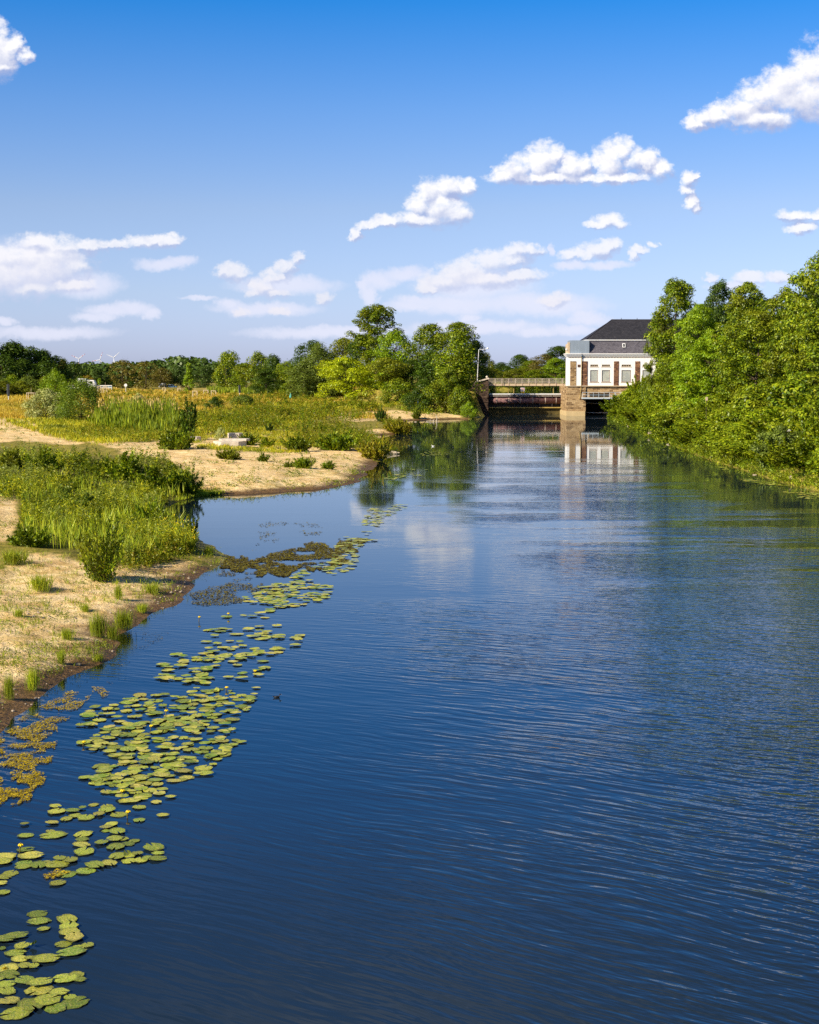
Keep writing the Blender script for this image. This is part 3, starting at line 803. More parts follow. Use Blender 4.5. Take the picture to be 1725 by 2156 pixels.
# middle distance
TR['m1'] = make_tree('broadleaf', 11, 15, 11, 0.05, 'round', 90, 1.5, 0.40, 15000, squash=0.6)
TR['m2'] = make_tree('broadleaf', 12, 15, 11, 0.03, 'dome', 90, 1.5, 0.40, 15000, squash=0.55)
TR['m3'] = make_tree('broadleaf', 13, 16, 10, 0.05, 'round', 80, 1.5, 0.40, 14000, squash=0.7)
TR['mwil'] = make_tree('willow', 14, 14, 10, 0.02, 'dome', 100, 1.3, 0.34, 15000, asp=0.4, squash=1.1, upb=0.35)
TR['mair'] = make_tree('poplar', 15, 24, 11, 0.40, 'round', 120, 1.1, 0.42, 15000, squash=0.8, gaps=0.3)
TR['mumb'] = make_tree('umbrella', 16, 17, 11, 0.35, 'umbrella', 70, 1.5, 0.40, 11000, squash=0.5)
TR['mcol'] = make_tree('column', 17, 15, 5, 0.01, 'column', 90, 1.0, 0.34, 11000, squash=1.3, upb=0.3)
TR['myel'] = make_tree('spreading', 18, 8, 13, 0.03, 'dome', 110, 1.15, 0.34, 16000, asp=0.45, squash=0.42, upb=0.8)
TR['moli'] = make_tree('spreading', 19, 8, 9, 0.30, 'umbrella', 60, 1.1, 0.34, 8000, squash=0.5)
TR['bush1'] = make_tree('bush', 21, 5, 7, 0.0, 'dome', 60, 0.9, 0.30, 7000, squash=0.7)
TR['bush2'] = make_tree('bush', 22, 5, 6, 0.0, 'dome', 50, 0.9, 0.30, 6500, squash=0.9)
# far
TR['f1'] = make_tree('broadleaf', 31, 15, 13, 0.02, 'round', 60, 2.0, 0.75, 5200, squash=0.8)
TR['f2'] = make_tree('broadleaf', 32, 15, 12, 0.02, 'dome', 60, 1.9, 0.75, 5200, squash=0.8)
TR['fcone'] = make_tree('conical', 33, 12, 6, 0.02, 'cone', 50, 0.9, 0.5, 5000, squash=0.7)
TR['fbare'] = make_tree('thin', 34, 13, 10, 0.10, 'round', 60, 1.1, 0.55, 2200, squash=0.8, twig=True)
TR['fwil'] = make_tree('willow', 35, 14, 10, 0.01, 'poplar', 80, 1.3, 0.5, 8000, squash=1.0, upb=0.35)
# shrubs, close enough to show their leaves
TR['s1'] = make_tree('shrub', 41, 4.5, 6.5, 0.0, 'dome', 100, 0.62, 0.27, 12000, squash=0.6)
TR['s2'] = make_tree('shrub', 42, 4.5, 6, 0.0, 'round', 90, 0.62, 0.27, 11000, squash=0.7)
TR['s3'] = make_tree('shrub', 43, 4.2, 6.5, 0.0, 'dome', 80, 0.75, 0.28, 12000, squash=0.45, upb=0.8)
TR['swil'] = make_tree('willow_shrub', 44, 5, 6, 0.0, 'dome', 130, 0.50, 0.22, 13000, asp=0.3, squash=1.5, upb=0.2)
TR['ssil'] = make_tree('silver_shrub', 45, 4, 5.4, 0.0, 'dome', 85, 0.5, 0.24, 8000, asp=0.4, squash=0.9, upb=0.35)
def make_clump(name, seed, H, Wd, stems, nlf, leaf, asp=0.5, tilt=0.8, side=0.28, lo=0.15, flat=1.0):
    rng = np.random.default_rng(seed)
    a = rng.random(stems) * 2 * np.pi; q = np.sqrt(rng.random(stems)); tl = tilt * q * (0.5 + 0.7 * rng.random(stems))
    ln = H * (0.55 + 0.5 * rng.random(stems)) * (1.05 - 0.25 * q)
    B = np.stack([np.cos(a) * q * Wd * .22, np.sin(a) * q * Wd * .22, np.zeros(stems)], 1)
    D = np.stack([np.cos(a) * np.sin(tl), np.sin(a) * np.sin(tl), np.cos(tl)], 1)
    idx = np.repeat(np.arange(stems), nlf); k = len(idx); t = lo + (1 - lo) * rng.random(k) ** 0.8
    sdv = nrmz(rng.normal(size=(k, 3)))
    off = sdv * (side * ln[idx] * (1.1 - t) * rng.random(k) ** .6)[:, None]
    P = B[idx] + D[idx] * (ln[idx] * t)[:, None] + off
    P[:, 2] = np.abs(P[:, 2]) + 0.02
    U = nrmz(sdv + D[idx] * 0.5 + np.array([0, 0, .2])); N = nrmz(np.cross(U, np.cross(np.array([0, 0, 1.]) + rng.normal(size=(k, 3)) * .5, U)))
    L = leaf * (0.6 + 0.8 * rng.random(k))
    cm = leaf_mesh(name + '_foliage', leaf_verts(P, N, L, L * asp, rng, U=U))
    mb = MB()
    for i in range(min(stems, 30)): mb.tube([tuple(B[i] - [0, 0, .1]), tuple(B[i] + D[i] * ln[i] * .95)], [.012 * H, .004 * H], 4, False)
    w_ = float(np.percentile(np.hypot(P[:, 0], P[:, 1]), 97)) * 2; h_ = float(np.percentile(P[:, 2], 99))
    return (cm, mb.mesh(name + '_stems'), h_, w_)
TR['sap'] = make_clump('sapling', 46, 3.6, 1.4, 9, 130, 0.26, 0.75, 0.40, 0.30)
TR['low1'] = make_clump('low_shrub', 47, 1.4, 2.6, 60, 70, 0.16, 0.55, 1.3, 0.40, 0.05)
TR['low2'] = make_clump('low_shrub', 48, 1.5, 1.8, 40, 85, 0.16, 0.55, 1.0, 0.42, 0.05)
TR['fore'] = make_clump('leafy_shrub', 49, 2.2, 2.4, 46, 95, 0.12, 0.75, 0.95, 0.30, 0.05)
TR['s4'] = make_clump('shrub', 50, 4.4, 6.0, 70, 150, 0.30, 0.5, 1.0, 0.24)
TR['s5'] = make_clump('shrub', 51, 4.4, 5.0, 60, 160, 0.30, 0.42, 0.75, 0.22)

def place_tree(name, kind, x, y, zb, h, w, leafm, label, cat='tree', group=None, bark='bark', rz=None, parts=('crown', 'trunk')):
    cm, tm, H0, W0 = TR[kind]
    r = empty(name, (x, y, zb), random.Random(hash((round(x, 2), round(y, 2)))).random() * 6.28 if rz is None else rz)
    r.scale = (w / W0, w / W0, h / H0)
    for me, pn, mt in ((cm, parts[0], M[leafm]), (tm, parts[1], M[bark])):
        o = bpy.data.objects.new(pn, me); col.objects.link(o); o.parent = r
        if not me.materials: me.materials.append(None)
        o.material_slots[0].link = 'OBJECT'; o.material_slots[0].material = mt
    return tag(r, label, cat, group)
def tree_px(name, kind, cx, top, wpx, Y, leafm, label, cat='tree', group=None, zb=None, bark='bark', rz=None, parts=('crown', 'trunk')):
    x, _, ztop = at_y(cx, top, Y)
    g = hz(x, Y) if zb is None else zb
    return place_tree(name, kind, x, Y, g - 0.05, max(ztop - g, 1.0), wpx * Y / F, leafm, label, cat, group, bark, rz, parts)
def shrub_px(name, kind, cx, base, top, wpx, leafm, label, cat='shrub', group=None, bark='stem', parts=('foliage', 'stem')):
    x, y, z = ground_at(cx, base)
    h = (base - top) * math.hypot(x, y) / F * 1.02
    return place_tree(name, kind, x, y, z - 0.04, h, wpx * y / F, leafm, label, cat, group, bark, None, parts)

# ------------------------------------------------------------------ trees, right bank (near first)
GR = 'tall trees of the right bank wood'
for a in [
 ('poplar', 'n4', 1424, 586, 92, 212, 'leaf', 'slender tall tree rising right behind the slate roof of the weir house'),
 ('broadleaf_tree', 'n2', 1390, 660, 60, 218, 'leaf', 'tree whose branches hang in front of the weir house roof and cornice'),
 ('broadleaf_tree', 'n1', 1470, 640, 96, 195, 'leaf_bright', 'bright green tree in front of the slender tree, yellowish upper leaves'),
 ('broadleaf_tree', 'n3', 1520, 590, 84, 204, 'leaf_dark', 'dark green tree top right of the sky notch beside the slender tree'),
 ('broadleaf_tree', 'n1', 1580, 594, 120, 185, 'leaf', 'broad round tree with yellow-green top in the middle of the right wood'),
 ('broadleaf_tree', 'n3', 1655, 606, 110, 176, 'leaf', 'round tree left of the tallest tree at the right edge'),
 ('broadleaf_tree', 'n1', 1740, 520, 165, 152, 'leaf', 'tallest tree of the right bank, cut by the right edge of the frame'),
 ('broadleaf_tree', 'n2', 1500, 700, 140, 178, 'leaf_bright', 'yellowish broad tree below the sky notch, facing the river'),
 ('broadleaf_tree', 'n1', 1590, 655, 150, 170, 'leaf', 'wide tree above the dark hollow in the right bank foliage'),
 ('broadleaf_tree', 'n2', 1690, 640, 170, 157, 'leaf', 'wide drooping tree at the right edge above the bank shrubs'),
 ('broadleaf_tree', 'n3', 1440, 745, 100, 200, 'leaf', 'low branched tree right of the last visible window of the weir house'),
 ('broadleaf_tree', 'n2', 1790, 600, 200, 140, 'leaf', 'tree mostly beyond the right edge, its left side filling the frame corner'),
]:
    nm, kd, cx, top, w, Y, lm, lb = a
    x, _, zt = at_y(cx, top, Y)
    tree_px(nm, kd, cx, top, w * 1.12, Y, lm, lb, 'tree', GR, rz={'n1': .5, 'n2': 2.1, 'n3': 4.0, 'n4': 1.0}[kd] + cx)
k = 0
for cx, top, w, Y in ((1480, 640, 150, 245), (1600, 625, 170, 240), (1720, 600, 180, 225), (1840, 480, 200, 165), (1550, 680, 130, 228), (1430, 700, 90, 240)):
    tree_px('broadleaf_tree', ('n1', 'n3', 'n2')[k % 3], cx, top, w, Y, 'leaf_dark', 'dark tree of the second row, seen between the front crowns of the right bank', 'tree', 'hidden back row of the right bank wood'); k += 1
# bank shrubs
ORD = ['first','second','third','fourth','fifth','sixth','seventh','eighth','ninth','tenth','eleventh','twelfth','thirteenth','fourteenth','fifteenth','sixteenth','seventeenth','eighteenth','nineteenth','twentieth','twenty-first','twenty-second','twenty-third','twenty-fourth','twenty-fifth','twenty-sixth','twenty-seventh','twenty-eighth','twenty-ninth','thirtieth']
def shoreR_x(Y):
    pts = sorted([(p[1], p[0]) for p in polyR if p[1] < 275])
    return float(np.interp(Y, [q[0] for q in pts], [q[1] for q in pts]))
rng = np.random.default_rng(5)
for row, off, hh_, step, lm in ((0, 1.5, 2.3, 6.0, 'leaf_bank'), (1, 4.6, 3.6, 6.4, 'leaf_bank'), (2, 8.2, 5.2, 8.5, 'leaf')):
    Y = 262.0 - row * 2.5; k = 0
    while Y > (92 if row < 2 else 118):
        x = shoreR_x(Y) + off + rng.random() * 1.0
        kd = ('s1', 's4', 's3', 's5', 's2', 's4')[rng.integers(6)]
        w = (4.8 + rng.random() * 3.0) * (1.0, 1.05, 1.25)[row]; h = hh_ * (0.6 + 0.85 * rng.random())
        if row >= 1 and 140 < Y < 168: h *= (0.7, 0.35)[row - 1]
        lb = (ORD[k] + ' waterside shrub from the weir along the right bank', ORD[k] + ' shrub from the weir in the middle tier of the right bank', ORD[k] + ' taller shrub from the weir under the right bank trees')[row]
        place_tree('bank_shrub', kd, x, Y, hz(x, Y) - 0.3, h, w, lm if rng.random() < 0.75 else 'leaf', lb, 'shrub', ('shrubs at the right waterline', 'middle tier shrubs of the right bank', 'tall shrubs under the right trees')[row], 'stem', None, ('foliage', 'stem'))
        Y -= step * (0.8 + 0.4 * rng.random()); k += 1
# flowering elder near the right edge
x, y, _ = at_y(1640, 945, 112); x = shoreR_x(112) + 1.2
er = place_tree('elder_bush', 's2', x, 112, hz(x, 112) - 0.3, 3.4, 3.6, 'leaf_grey', 'shrub with creamy white flower heads at the waterline near the right edge', 'shrub', None, 'stem', None, ('foliage', 'stem'))
rg = random.Random(3)
for _i in range(20):
    a_ = rg.uniform(2.6, 5.2); zz_ = rg.uniform(.25, .95); fl = MB()
    rr_ = 2.6 * math.sqrt(1 - zz_ * .8)
    c_ = (math.cos(a_) * rr_, math.sin(a_) * rr_, 4.3 * zz_)
    for _j in range(9): fl.ball((c_[0] + rg.gauss(0, .07), c_[1] + rg.gauss(0, .07), c_[2] + rg.gauss(0, .03)), 0.08 + rg.random() * .05, 5, 3, (1.3, 1.3, .6))
    fl.build('flower_head', M['flower_w'], er)

# ------------------------------------------------------------------ trees, centre wood and beyond
for a in [
 ('poplar', 'mair', 792, 641, 104, 330, 'leaf', 'tall airy tree standing above the centre wood, sky showing through'),
 ('broadleaf_tree', 'm1', 655, 716, 78, 350, 'leaf_dark', 'dark round tree at the left end of the centre wood, sky above it'),
 ('willow', 'mwil', 672, 722, 92, 332, 'leaf_grey', 'grey-green willow in front of the dark tree at left of the centre wood'),
 ('broadleaf_tree', 'm3', 722, 711, 72, 352, 'leaf_olive', 'olive tree between the grey-green willow and the tall airy tree'),
 ('broadleaf_tree', 'm2', 772, 702, 80, 338, 'leaf_dark', 'dark tree below the crown of the tall airy tree'),
 ('broadleaf_tree', 'm1', 830, 696, 104, 322, 'leaf_bright', 'bright green broad tree right of the tall airy tree'),
 ('umbrella_tree', 'mumb', 905, 680, 92, 304, 'leaf', 'flat topped tree left of the two crowns by the weir'),
 ('umbrella_tree', 'mumb', 966, 677, 92, 294, 'leaf', 'flat topped tree nearest the weir with rounded right shoulder'),
 ('broadleaf_tree', 'mcol', 964, 694, 72, 270, 'leaf', 'ivy clad column tree just left of the weir pier'),
 ('broadleaf_tree', 'mcol', 912, 730, 64, 282, 'leaf_dark', 'dark column tree left of the ivy clad one'),
 ('broadleaf_tree', 'm3', 1004, 716, 48, 300, 'leaf_dark', 'small dark tree behind the lamp post'),
 ('broadleaf_tree', 'm1', 1022, 742, 44, 312, 'leaf_olive', 'olive tree right of the lamp post, before the gap of sky'),
 ('yellow_tree', 'myel', 728, 750, 146, 300, 'leaf_yellow', 'bright yellow-green spreading tree at the edge of the meadow'),
 ('spreading_tree', 'moli', 815, 751, 84, 296, 'leaf_olive', 'olive spreading tree with visible trunk right of the yellow one'),
 ('broadleaf_tree', 'm2', 868, 755, 80, 300, 'leaf_dark', 'dark tree in the shade right of the olive spreading tree'),
 ('broadleaf_tree', 'm1', 800, 735, 90, 330, 'leaf', 'mid green tree behind the yellow and olive pair'),
 ('broadleaf_tree', 'm3', 700, 760, 90, 336, 'leaf_dark', 'low dark tree behind the yellow tree'),
 ('broadleaf_tree', 'm1', 640, 760, 70, 330, 'leaf_grey', 'low rounded tree left of the yellow tree'),
 ('broadleaf_tree', 'm2', 945, 770, 60, 266, 'leaf', 'low tree at the foot of the ivy clad column'),
 ('bush', 'bush1', 838, 797, 78, 277, 'leaf', 'rounded bush below the olive spreading tree'),
 ('bush', 'bush2', 915, 803, 66, 262, 'leaf', 'leafy bush left of the sand path near the weir'),
 ('bush', 'bush1', 878, 818, 56, 262, 'leaf_dark', 'dark low bush between the two rounded bushes by the shore'),
 ('bush', 'bush2', 972, 812, 58, 258, 'leaf', 'bush leaning over the water beside the weir pier'),
 ('bush', 'bush1', 988, 846, 34, 252, 'leaf_bright', 'small bright bush on the point at the foot of the weir pier'),
 ('willow', 'fwil', 480, 740, 64, 425, 'leaf', 'large full tree standing in front of the far woods at centre left'),
 ('poplar', 'fwil', 545, 741, 52, 395, 'leaf', 'tall loose tree, first right of the large full tree'),
 ('poplar', 'fwil', 578, 747, 46, 388, 'leaf_dark', 'dark pointed tree, second right of the large full tree'),
 ('broadleaf_tree', 'm3', 518, 764, 56, 405, 'leaf', 'low tree between the large full tree and the loose tall one'),
 ('broadleaf_tree', 'm1', 606, 760, 54, 372, 'leaf', 'tree at the left foot of the centre wood'),
 ('broadleaf_tree', 'm2', 560, 775, 64, 372, 'leaf_dark', 'dark low tree in front of the tall loose trees'),
 ('conical_tree', 'fcone', 398, 764, 28, 432, 'leaf_bright', 'bright green conical young tree left of the large full tree'),
 ('thin_tree', 'fbare', 258, 757, 60, 520, 'leaf_brown', 'brownish half bare tree with twigs above its crown, right of the wind turbines'),
 ('thin_tree', 'fbare', 306, 760, 58, 505, 'leaf_brown', 'brownish domed tree right of the half bare one'),
 ('broadleaf_tree', 'f1', 154, 763, 46, 470, 'leaf_dark', 'round dark tree below the left wind turbine'),
 ('broadleaf_tree', 'f2', 206, 776, 44, 500, 'leaf_far', 'dark rounded tree right of the small orange tree'),
 ('orange_tree', 'moli', 183, 789, 30, 470, 'leaf_orange', 'small orange leaved tree above the white lorry'),
 ('broadleaf_tree', 'f1', 340, 775, 40, 560, 'leaf_brown', 'dull tree right of the brownish domed tree'),
 ('broadleaf_tree', 'f2', 372, 770, 40, 565, 'leaf_far', 'dark tree left of the conical young tree'),
 ('broadleaf_tree', 'f1', 428, 772, 44, 540, 'leaf_far', 'dull green tree right of the conical young tree'),
 ('broadleaf_tree', 'f2', 230, 785, 50, 540, 'leaf_dark', 'low dark tree at the foot of the half bare tree'),
 ('broadleaf_tree', 'f2', 285, 790, 50, 520, 'leaf_dark', 'low dark tree between the two brownish trees'),
 ('broadleaf_tree', 'f1', -24, 715, 110, 440, 'leaf_dark', 'big dark tree cut by the left edge of the frame'),
 ('broadleaf_tree', 'f2', -90, 712, 110, 438, 'leaf_dark', 'dark tree of the left wood, just beyond the left edge of the frame'),
 ('broadleaf_tree', 'f1', -165, 716, 120, 436, 'leaf_dark', 'dark tree of the left wood, second beyond the left edge of the frame'),
 ('broadleaf_tree', 'f2', -245, 720, 120, 440, 'leaf_dark', 'dark tree of the left wood, third beyond the left edge of the frame'),
 ('broadleaf_tree', 'f1', -330, 714, 130, 438, 'leaf_dark', 'dark tree of the left wood, fourth beyond the left edge of the frame'),
 ('broadleaf_tree', 'f2', 28, 721, 100, 445, 'leaf_dark', 'first dark tree from the left edge of the frame'),
 ('broadleaf_tree', 'f1', 62, 731, 86, 452, 'leaf_dark', 'second dark tree from the left edge, on the falling skyline'),
 ('broadleaf_tree', 'f2', 90, 738, 76, 456, 'leaf_dark', 'third dark tree from the left edge, on the falling skyline'),
 ('broadleaf_tree', 'f1', 116, 750, 56, 460, 'leaf_dark', 'fourth dark tree from the left edge, smallest before the turbines'),
 ('broadleaf_tree', 'f2', 133, 757, 32, 470, 'leaf_brown', 'small olive tree ending the dark row at the left'),
 ('broadleaf_tree', 'f1', 5, 750, 60, 430, 'leaf_dark', 'lower dark tree under the two highest at the left edge'),
 ('broadleaf_tree', 'f2', 50, 757, 60, 432, 'leaf_dark', 'lower dark tree in the middle of the left wood'),
 ('broadleaf_tree', 'f1', 95, 762, 60, 436, 'leaf_dark', 'lower dark tree at the right foot of the left wood'),
 ('broadleaf_tree', 'm1', 1054, 762, 46, 378, 'leaf_dark', 'first tree from the left across the upper pool, seen over the footbridge'),
 ('broadleaf_tree', 'm3', 1093, 746, 48, 386, 'leaf_dark', 'tallest single crown across the upper pool, standing against the sky'),
 ('broadleaf_tree', 'm2', 1120, 757, 52, 372, 'leaf', 'tree between the single crown and the brownish tree over the footbridge'),
 ('broadleaf_tree', 'm1', 1145, 745, 56, 368, 'leaf_brown', 'brownish tree over the middle of the footbridge'),
 ('broadleaf_tree', 'm3', 1176, 728, 66, 378, 'leaf_dark', 'highest tree beside the weir house wing, behind the footbridge'),
 ('broadleaf_tree', 'm2', 1170, 752, 56, 360, 'leaf_bright', 'bright green tree low beside the weir house wing'),
 ('broadleaf_tree', 'm1', 1085, 776, 54, 358, 'leaf_olive', 'low olive tree over the left half of the footbridge'),
 ('broadleaf_tree', 'm2', 1130, 777, 56, 356, 'leaf', 'low green tree over the right half of the footbridge'),
 ('broadleaf_tree', 'm3', 1034, 775, 46, 358, 'leaf_olive', 'low tree over the left end of the footbridge'),
]:
    nm, kd, cx, top, w, Y, lm, lb = a
    tree_px(nm, kd, cx, top, w * 1.1, Y, lm, lb, 'bush' if nm == 'bush' else 'tree', None, rz=(cx * 1.37) % 6.28)

for i, (cx, top, w) in enumerate([(1030, 806, 34), (1052, 803, 34), (1075, 806, 34), (1098, 802, 34), (1120, 805, 34), (1143, 802, 34), (1166, 804, 34), (1188, 802, 34)]):
    tree_px('poolside_bush', 'bush1' if i % 2 else 'bush2', cx, top, w * 1.5, 350 + (i % 3) * .4, ('leaf_dark', 'leaf', 'leaf_olive')[i % 3], ORD[i] + ' bush from the left across the upper pool, seen under the footbridge', 'bush', 'bushes across the upper pool', zb=3.7)
# scrub band in front of the left wood
for i, (cx, top, w, Y, lm) in enumerate([(-10, 790, 60, 380, 'leaf_grey'), (25, 789, 56, 384, 'leaf'), (62, 792, 56, 380, 'leaf_grey'), (95, 793, 50, 384, 'leaf_olive'), (125, 797, 44, 388, 'leaf_grey'), (45, 802, 60, 360, 'leaf_olive'), (5, 803, 60, 356, 'leaf_olive')]):
    tree_px('scrub_bush', 'bush1' if i % 2 else 'bush2', cx, top, w * 1.2, Y, lm, ORD[i] + ' low bush of the scrub band under the dark left wood, counted from the left', 'bush', 'scrub below the left wood')

# far woods that read as one mass
def forest_mass(name, prof, Y, depth, lm, label, leaf=2.2, n=9000, seed=0):
    rng = np.random.default_rng(seed)
    xs = np.array([p[0] for p in prof], float); ys = np.array([p[1] for p in prof], float)
    dx = rng.uniform(xs[0], xs[-1], n)
    nclump = int((xs[-1] - xs[0]) / 9) * 5
    ccx = rng.uniform(xs[0], xs[-1], nclump); ccy = rng.random(nclump); cj = rng.normal(size=nclump) * 2.2
    idx = rng.integers(nclump, size=n)
    cyY = Y + ccy[idx] * depth
    topz = np.array([at_y(c, np.interp(c, xs, ys) + j, Y)[2] for c, j in zip(ccx, cj)])
    th = rng.random(nclump) ** 0.6
    d = nrmz(rng.normal(size=(n, 3)) + np.array([0, -0.2, 0.4]))
    R = 5.5 * Y / 800 * (0.7 + 0.6 * rng.random(nclump))[idx]
    g = 2.5
    P = np.stack([(ccx[idx] - CX) / F * cyY, cyY, g + (topz[idx] - g - R * 0.8) * (0.25 + 0.75 * th[idx])], 1) + d * R[:, None] * np.array([1, 1, 0.8])
    N = nrmz(d * 0.8 + rng.normal(size=(n, 3)) * 0.4 + np.array([0, 0, 0.3]))
    L = leaf * (0.6 + 0.8 * rng.random(n))
    me = leaf_mesh(name, leaf_verts(P, N, L, L * 0.7, rng))
    o = link(name, me, M[lm]); tag(o, label, 'woods', None, 'stuff'); return o
forest_mass('far_woods', [(110,766),(160,762),(230,764),(300,762),(350,756),(380,751),(430,752),(465,757),(520,765),(620,772),(700,775)], 820, 60, 'leaf_far', 'dark far woods on the skyline between the left wood and the centre wood', 2.4, 15000, 1)
forest_mass('distant_woods', [(-60,768),(140,766),(240,768),(330,768),(470,770),(620,772),(1000,772),(1300,772),(1800,765)], 1500, 80, 'leaf_far', 'thin line of distant woods along the horizon', 5, 12000, 2)
# ------------------------------------------------------------------ ground cover (uncountable)
def rand_px(poly, n, rng):
    xs = [p[0] for p in poly]; ys = [p[1] for p in poly]
    out = np.zeros((0, 2))
    while len(out) < n:
        q = np.stack([rng.uniform(min(xs), max(xs), n * 2), rng.uniform(min(ys), max(ys), n * 2)], 1)
        out = np.concatenate([out, q[in_poly(q[:, 0], q[:, 1], poly)]])
    return out[:n]
def px_ground(dx, dy):
    """vectorised: photo pixels -> points on the land"""
    v = (dx - CX) / F; u = -(dy - CY) / F; st, ct = math.sin(TILT), math.cos(TILT)
    D = np.stack([v, ct + u * st, -st + u * ct], 1)
    z = np.full(len(dx), 1.0)
    for _ in range(9):
        t = np.clip((z - CAM_H) / np.minimum(D[:, 2], -1e-3), 5, 900)
        x = D[:, 0] * t; y = D[:, 1] * t
        z = z * 0.4 + 0.6 * height(x, y)
    z = height(x, y)
    return np.stack([x, y, z], 1)

def blades(P, hgt, wid, nper, spread, rng, lean=0.35, curve=True):
    """grass tufts: nper pointed blades on each point"""
    n = len(P); idx = np.repeat(np.arange(n), nper); k = len(idx)
    hgt = np.broadcast_to(hgt, (n,))[idx] * (0.55 + 0.6 * rng.random(k))
    wid = np.broadcast_to(wid, (n,))[idx] * (0.7 + 0.6 * rng.random(k))
    a = rng.random(k) * 2 * np.pi
    b = P[idx] + np.stack([np.cos(a), np.sin(a), np.zeros(k)], 1) * (spread * rng.random(k))[:, None]
    dirh = np.stack([np.cos(a + rng.normal(size=k)), np.sin(a + rng.normal(size=k)), np.zeros(k)], 1)
    ln = (lean * rng.random(k) * hgt)[:, None]
    up = np.array([0, 0, 1.0])
    side_a = rng.random(k) * np.pi
    S = np.stack([np.cos(side_a), np.sin(side_a), np.zeros(k)], 1) * wid[:, None] * 0.5
    b[:, 2] -= 0.03
    m = b + up * (hgt * 0.55)[:, None] + dirh * ln * 0.35
    tip = b + up * hgt[:, None] + dirh * ln
    return np.stack([b, m + S, tip, m - S], 1).reshape(-1, 3)

def herbs(P, hgt, leafL, asp, nleaf, rng, spread=0.12, bushy=0.5):
    """upright leafy stems"""
    n = len(P); idx = np.repeat(np.arange(n), nleaf); k = len(idx)
    hg = np.broadcast_to(hgt, (n,))
    leanv = rng.normal(size=(n, 3)) * 0.14; leanv[:, 2] = 0
    t = rng.random(k) ** 0.75
    a = rng.random(k) * 2 * np.pi
    out = np.stack([np.cos(a), np.sin(a), np.zeros(k)], 1)
    LL = np.broadcast_to(leafL, (n,))[idx] * (0.6 + 0.7 * rng.random(k)) * (1.15 - 0.5 * t)
    C = P[idx] + np.array([0, 0, 1.0]) * (t * hg[idx])[:, None] + leanv[idx] * (t * hg[idx])[:, None] + out * (LL * 0.45 + bushy * spread * (1 - t) * rng.random(k))[:, None]
    U = nrmz(out + np.stack([np.zeros(k), np.zeros(k), 0.2 + 0.9 * rng.random(k)], 1))
    N = nrmz(np.cross(U, np.cross(np.array([0, 0, 1.0]) + rng.normal(size=(k, 3)) * 0.5, U)))
    return leaf_verts(C, N, LL, LL * asp, rng, U=U, fold=0.1)

def cover(name, v, mat, label, cat):
    o = link(name, leaf_mesh(name, v), M[mat]); tag(o, label, cat, None, 'stuff'); return o

rng = np.random.default_rng(77)
M['herb_dark'] = mat_leaf('dark_herb_leaf', [(0.03, 0.06, 0.006), (0.07, 0.12, 0.010), (0.15, 0.20, 0.012), (0.26, 0.28, 0.02)], nscale=0.4, trans=0.3)
M['herb_grey'] = mat_leaf('grey_herb_leaf', [(0.10, 0.14, 0.03), (0.18, 0.22, 0.05), (0.30, 0.33, 0.10)], nscale=0.3, trans=0.3)
# herb mass of the near left bank
V1 = [(-260,952),(30,948),(60,955),(130,962),(205,965),(250,972),(310,968),(360,985),(402,1008),(408,1032),(385,1052),(340,1066),(334,1088),(385,1113),(415,1140),(400,1165),(330,1170),(270,1190),(150,1165),(80,1150),(30,1125),(50,1090),(45,1050),(-260,1045)]
q = rand_px(V1, 7000, rng)
P = px_ground(q[:, 0], q[:, 1])
cl = fbm(P[:, 0] * 0.35, P[:, 1] * 0.22, 21, 3)
keep = rng.random(len(P)) < np.clip((cl - 0.40) * 9, 0.04, 1)
P = P[keep]; cl = cl[keep]
hg = (0.35 + 2.7 * np.clip(cl - 0.40, 0, 0.4)) * (0.5 + 0.9 * rng.random(len(P)))
pxs = P[:, 1] / F
LLf = np.maximum(0.13, 6.5 * pxs) * (0.7 + 0.7 * rng.random(len(P)))
cls = fbm(P[:, 0] * 0.25 + 5, P[:, 1] * 0.12, 91, 3) + rng.normal(size=len(P)) * 0.06
g1 = cls < 0.46; g3 = cls > 0.60; g2 = ~(g1 | g3)
cover('dark_herbs', herbs(P[g1], hg[g1], LLf[g1], 0.34, 32, rng), 'herb_dark', 'darker leafy herbs in the herb mass of the near left bank', 'ground cover')
cover('herbs', herbs(P[g2], hg[g2], LLf[g2], 0.34, 32, rng), 'herb', 'dense green herbs and willowherb covering the near left bank', 'ground cover')
cover('grey_herbs', herbs(P[g3], hg[g3], LLf[g3], 0.30, 30, rng), 'herb_grey', 'grey-green feathery herbs in the herb mass of the near left bank', 'ground cover')
q = rand_px(V1, 1200, rng); P = px_ground(q[:, 0], q[:, 1]); P = P[fbm(P[:, 0] * 0.2 + 3, P[:, 1] * 0.1, 55, 3) > 0.48]
cover('tall_grass', blades(P, 0.9, np.maximum(0.035, 1.3 * P[:, 1] / F), 7, 0.25, rng, 0.5), 'tuft', 'tall green grass mixed into the herbs of the near left bank', 'grass')
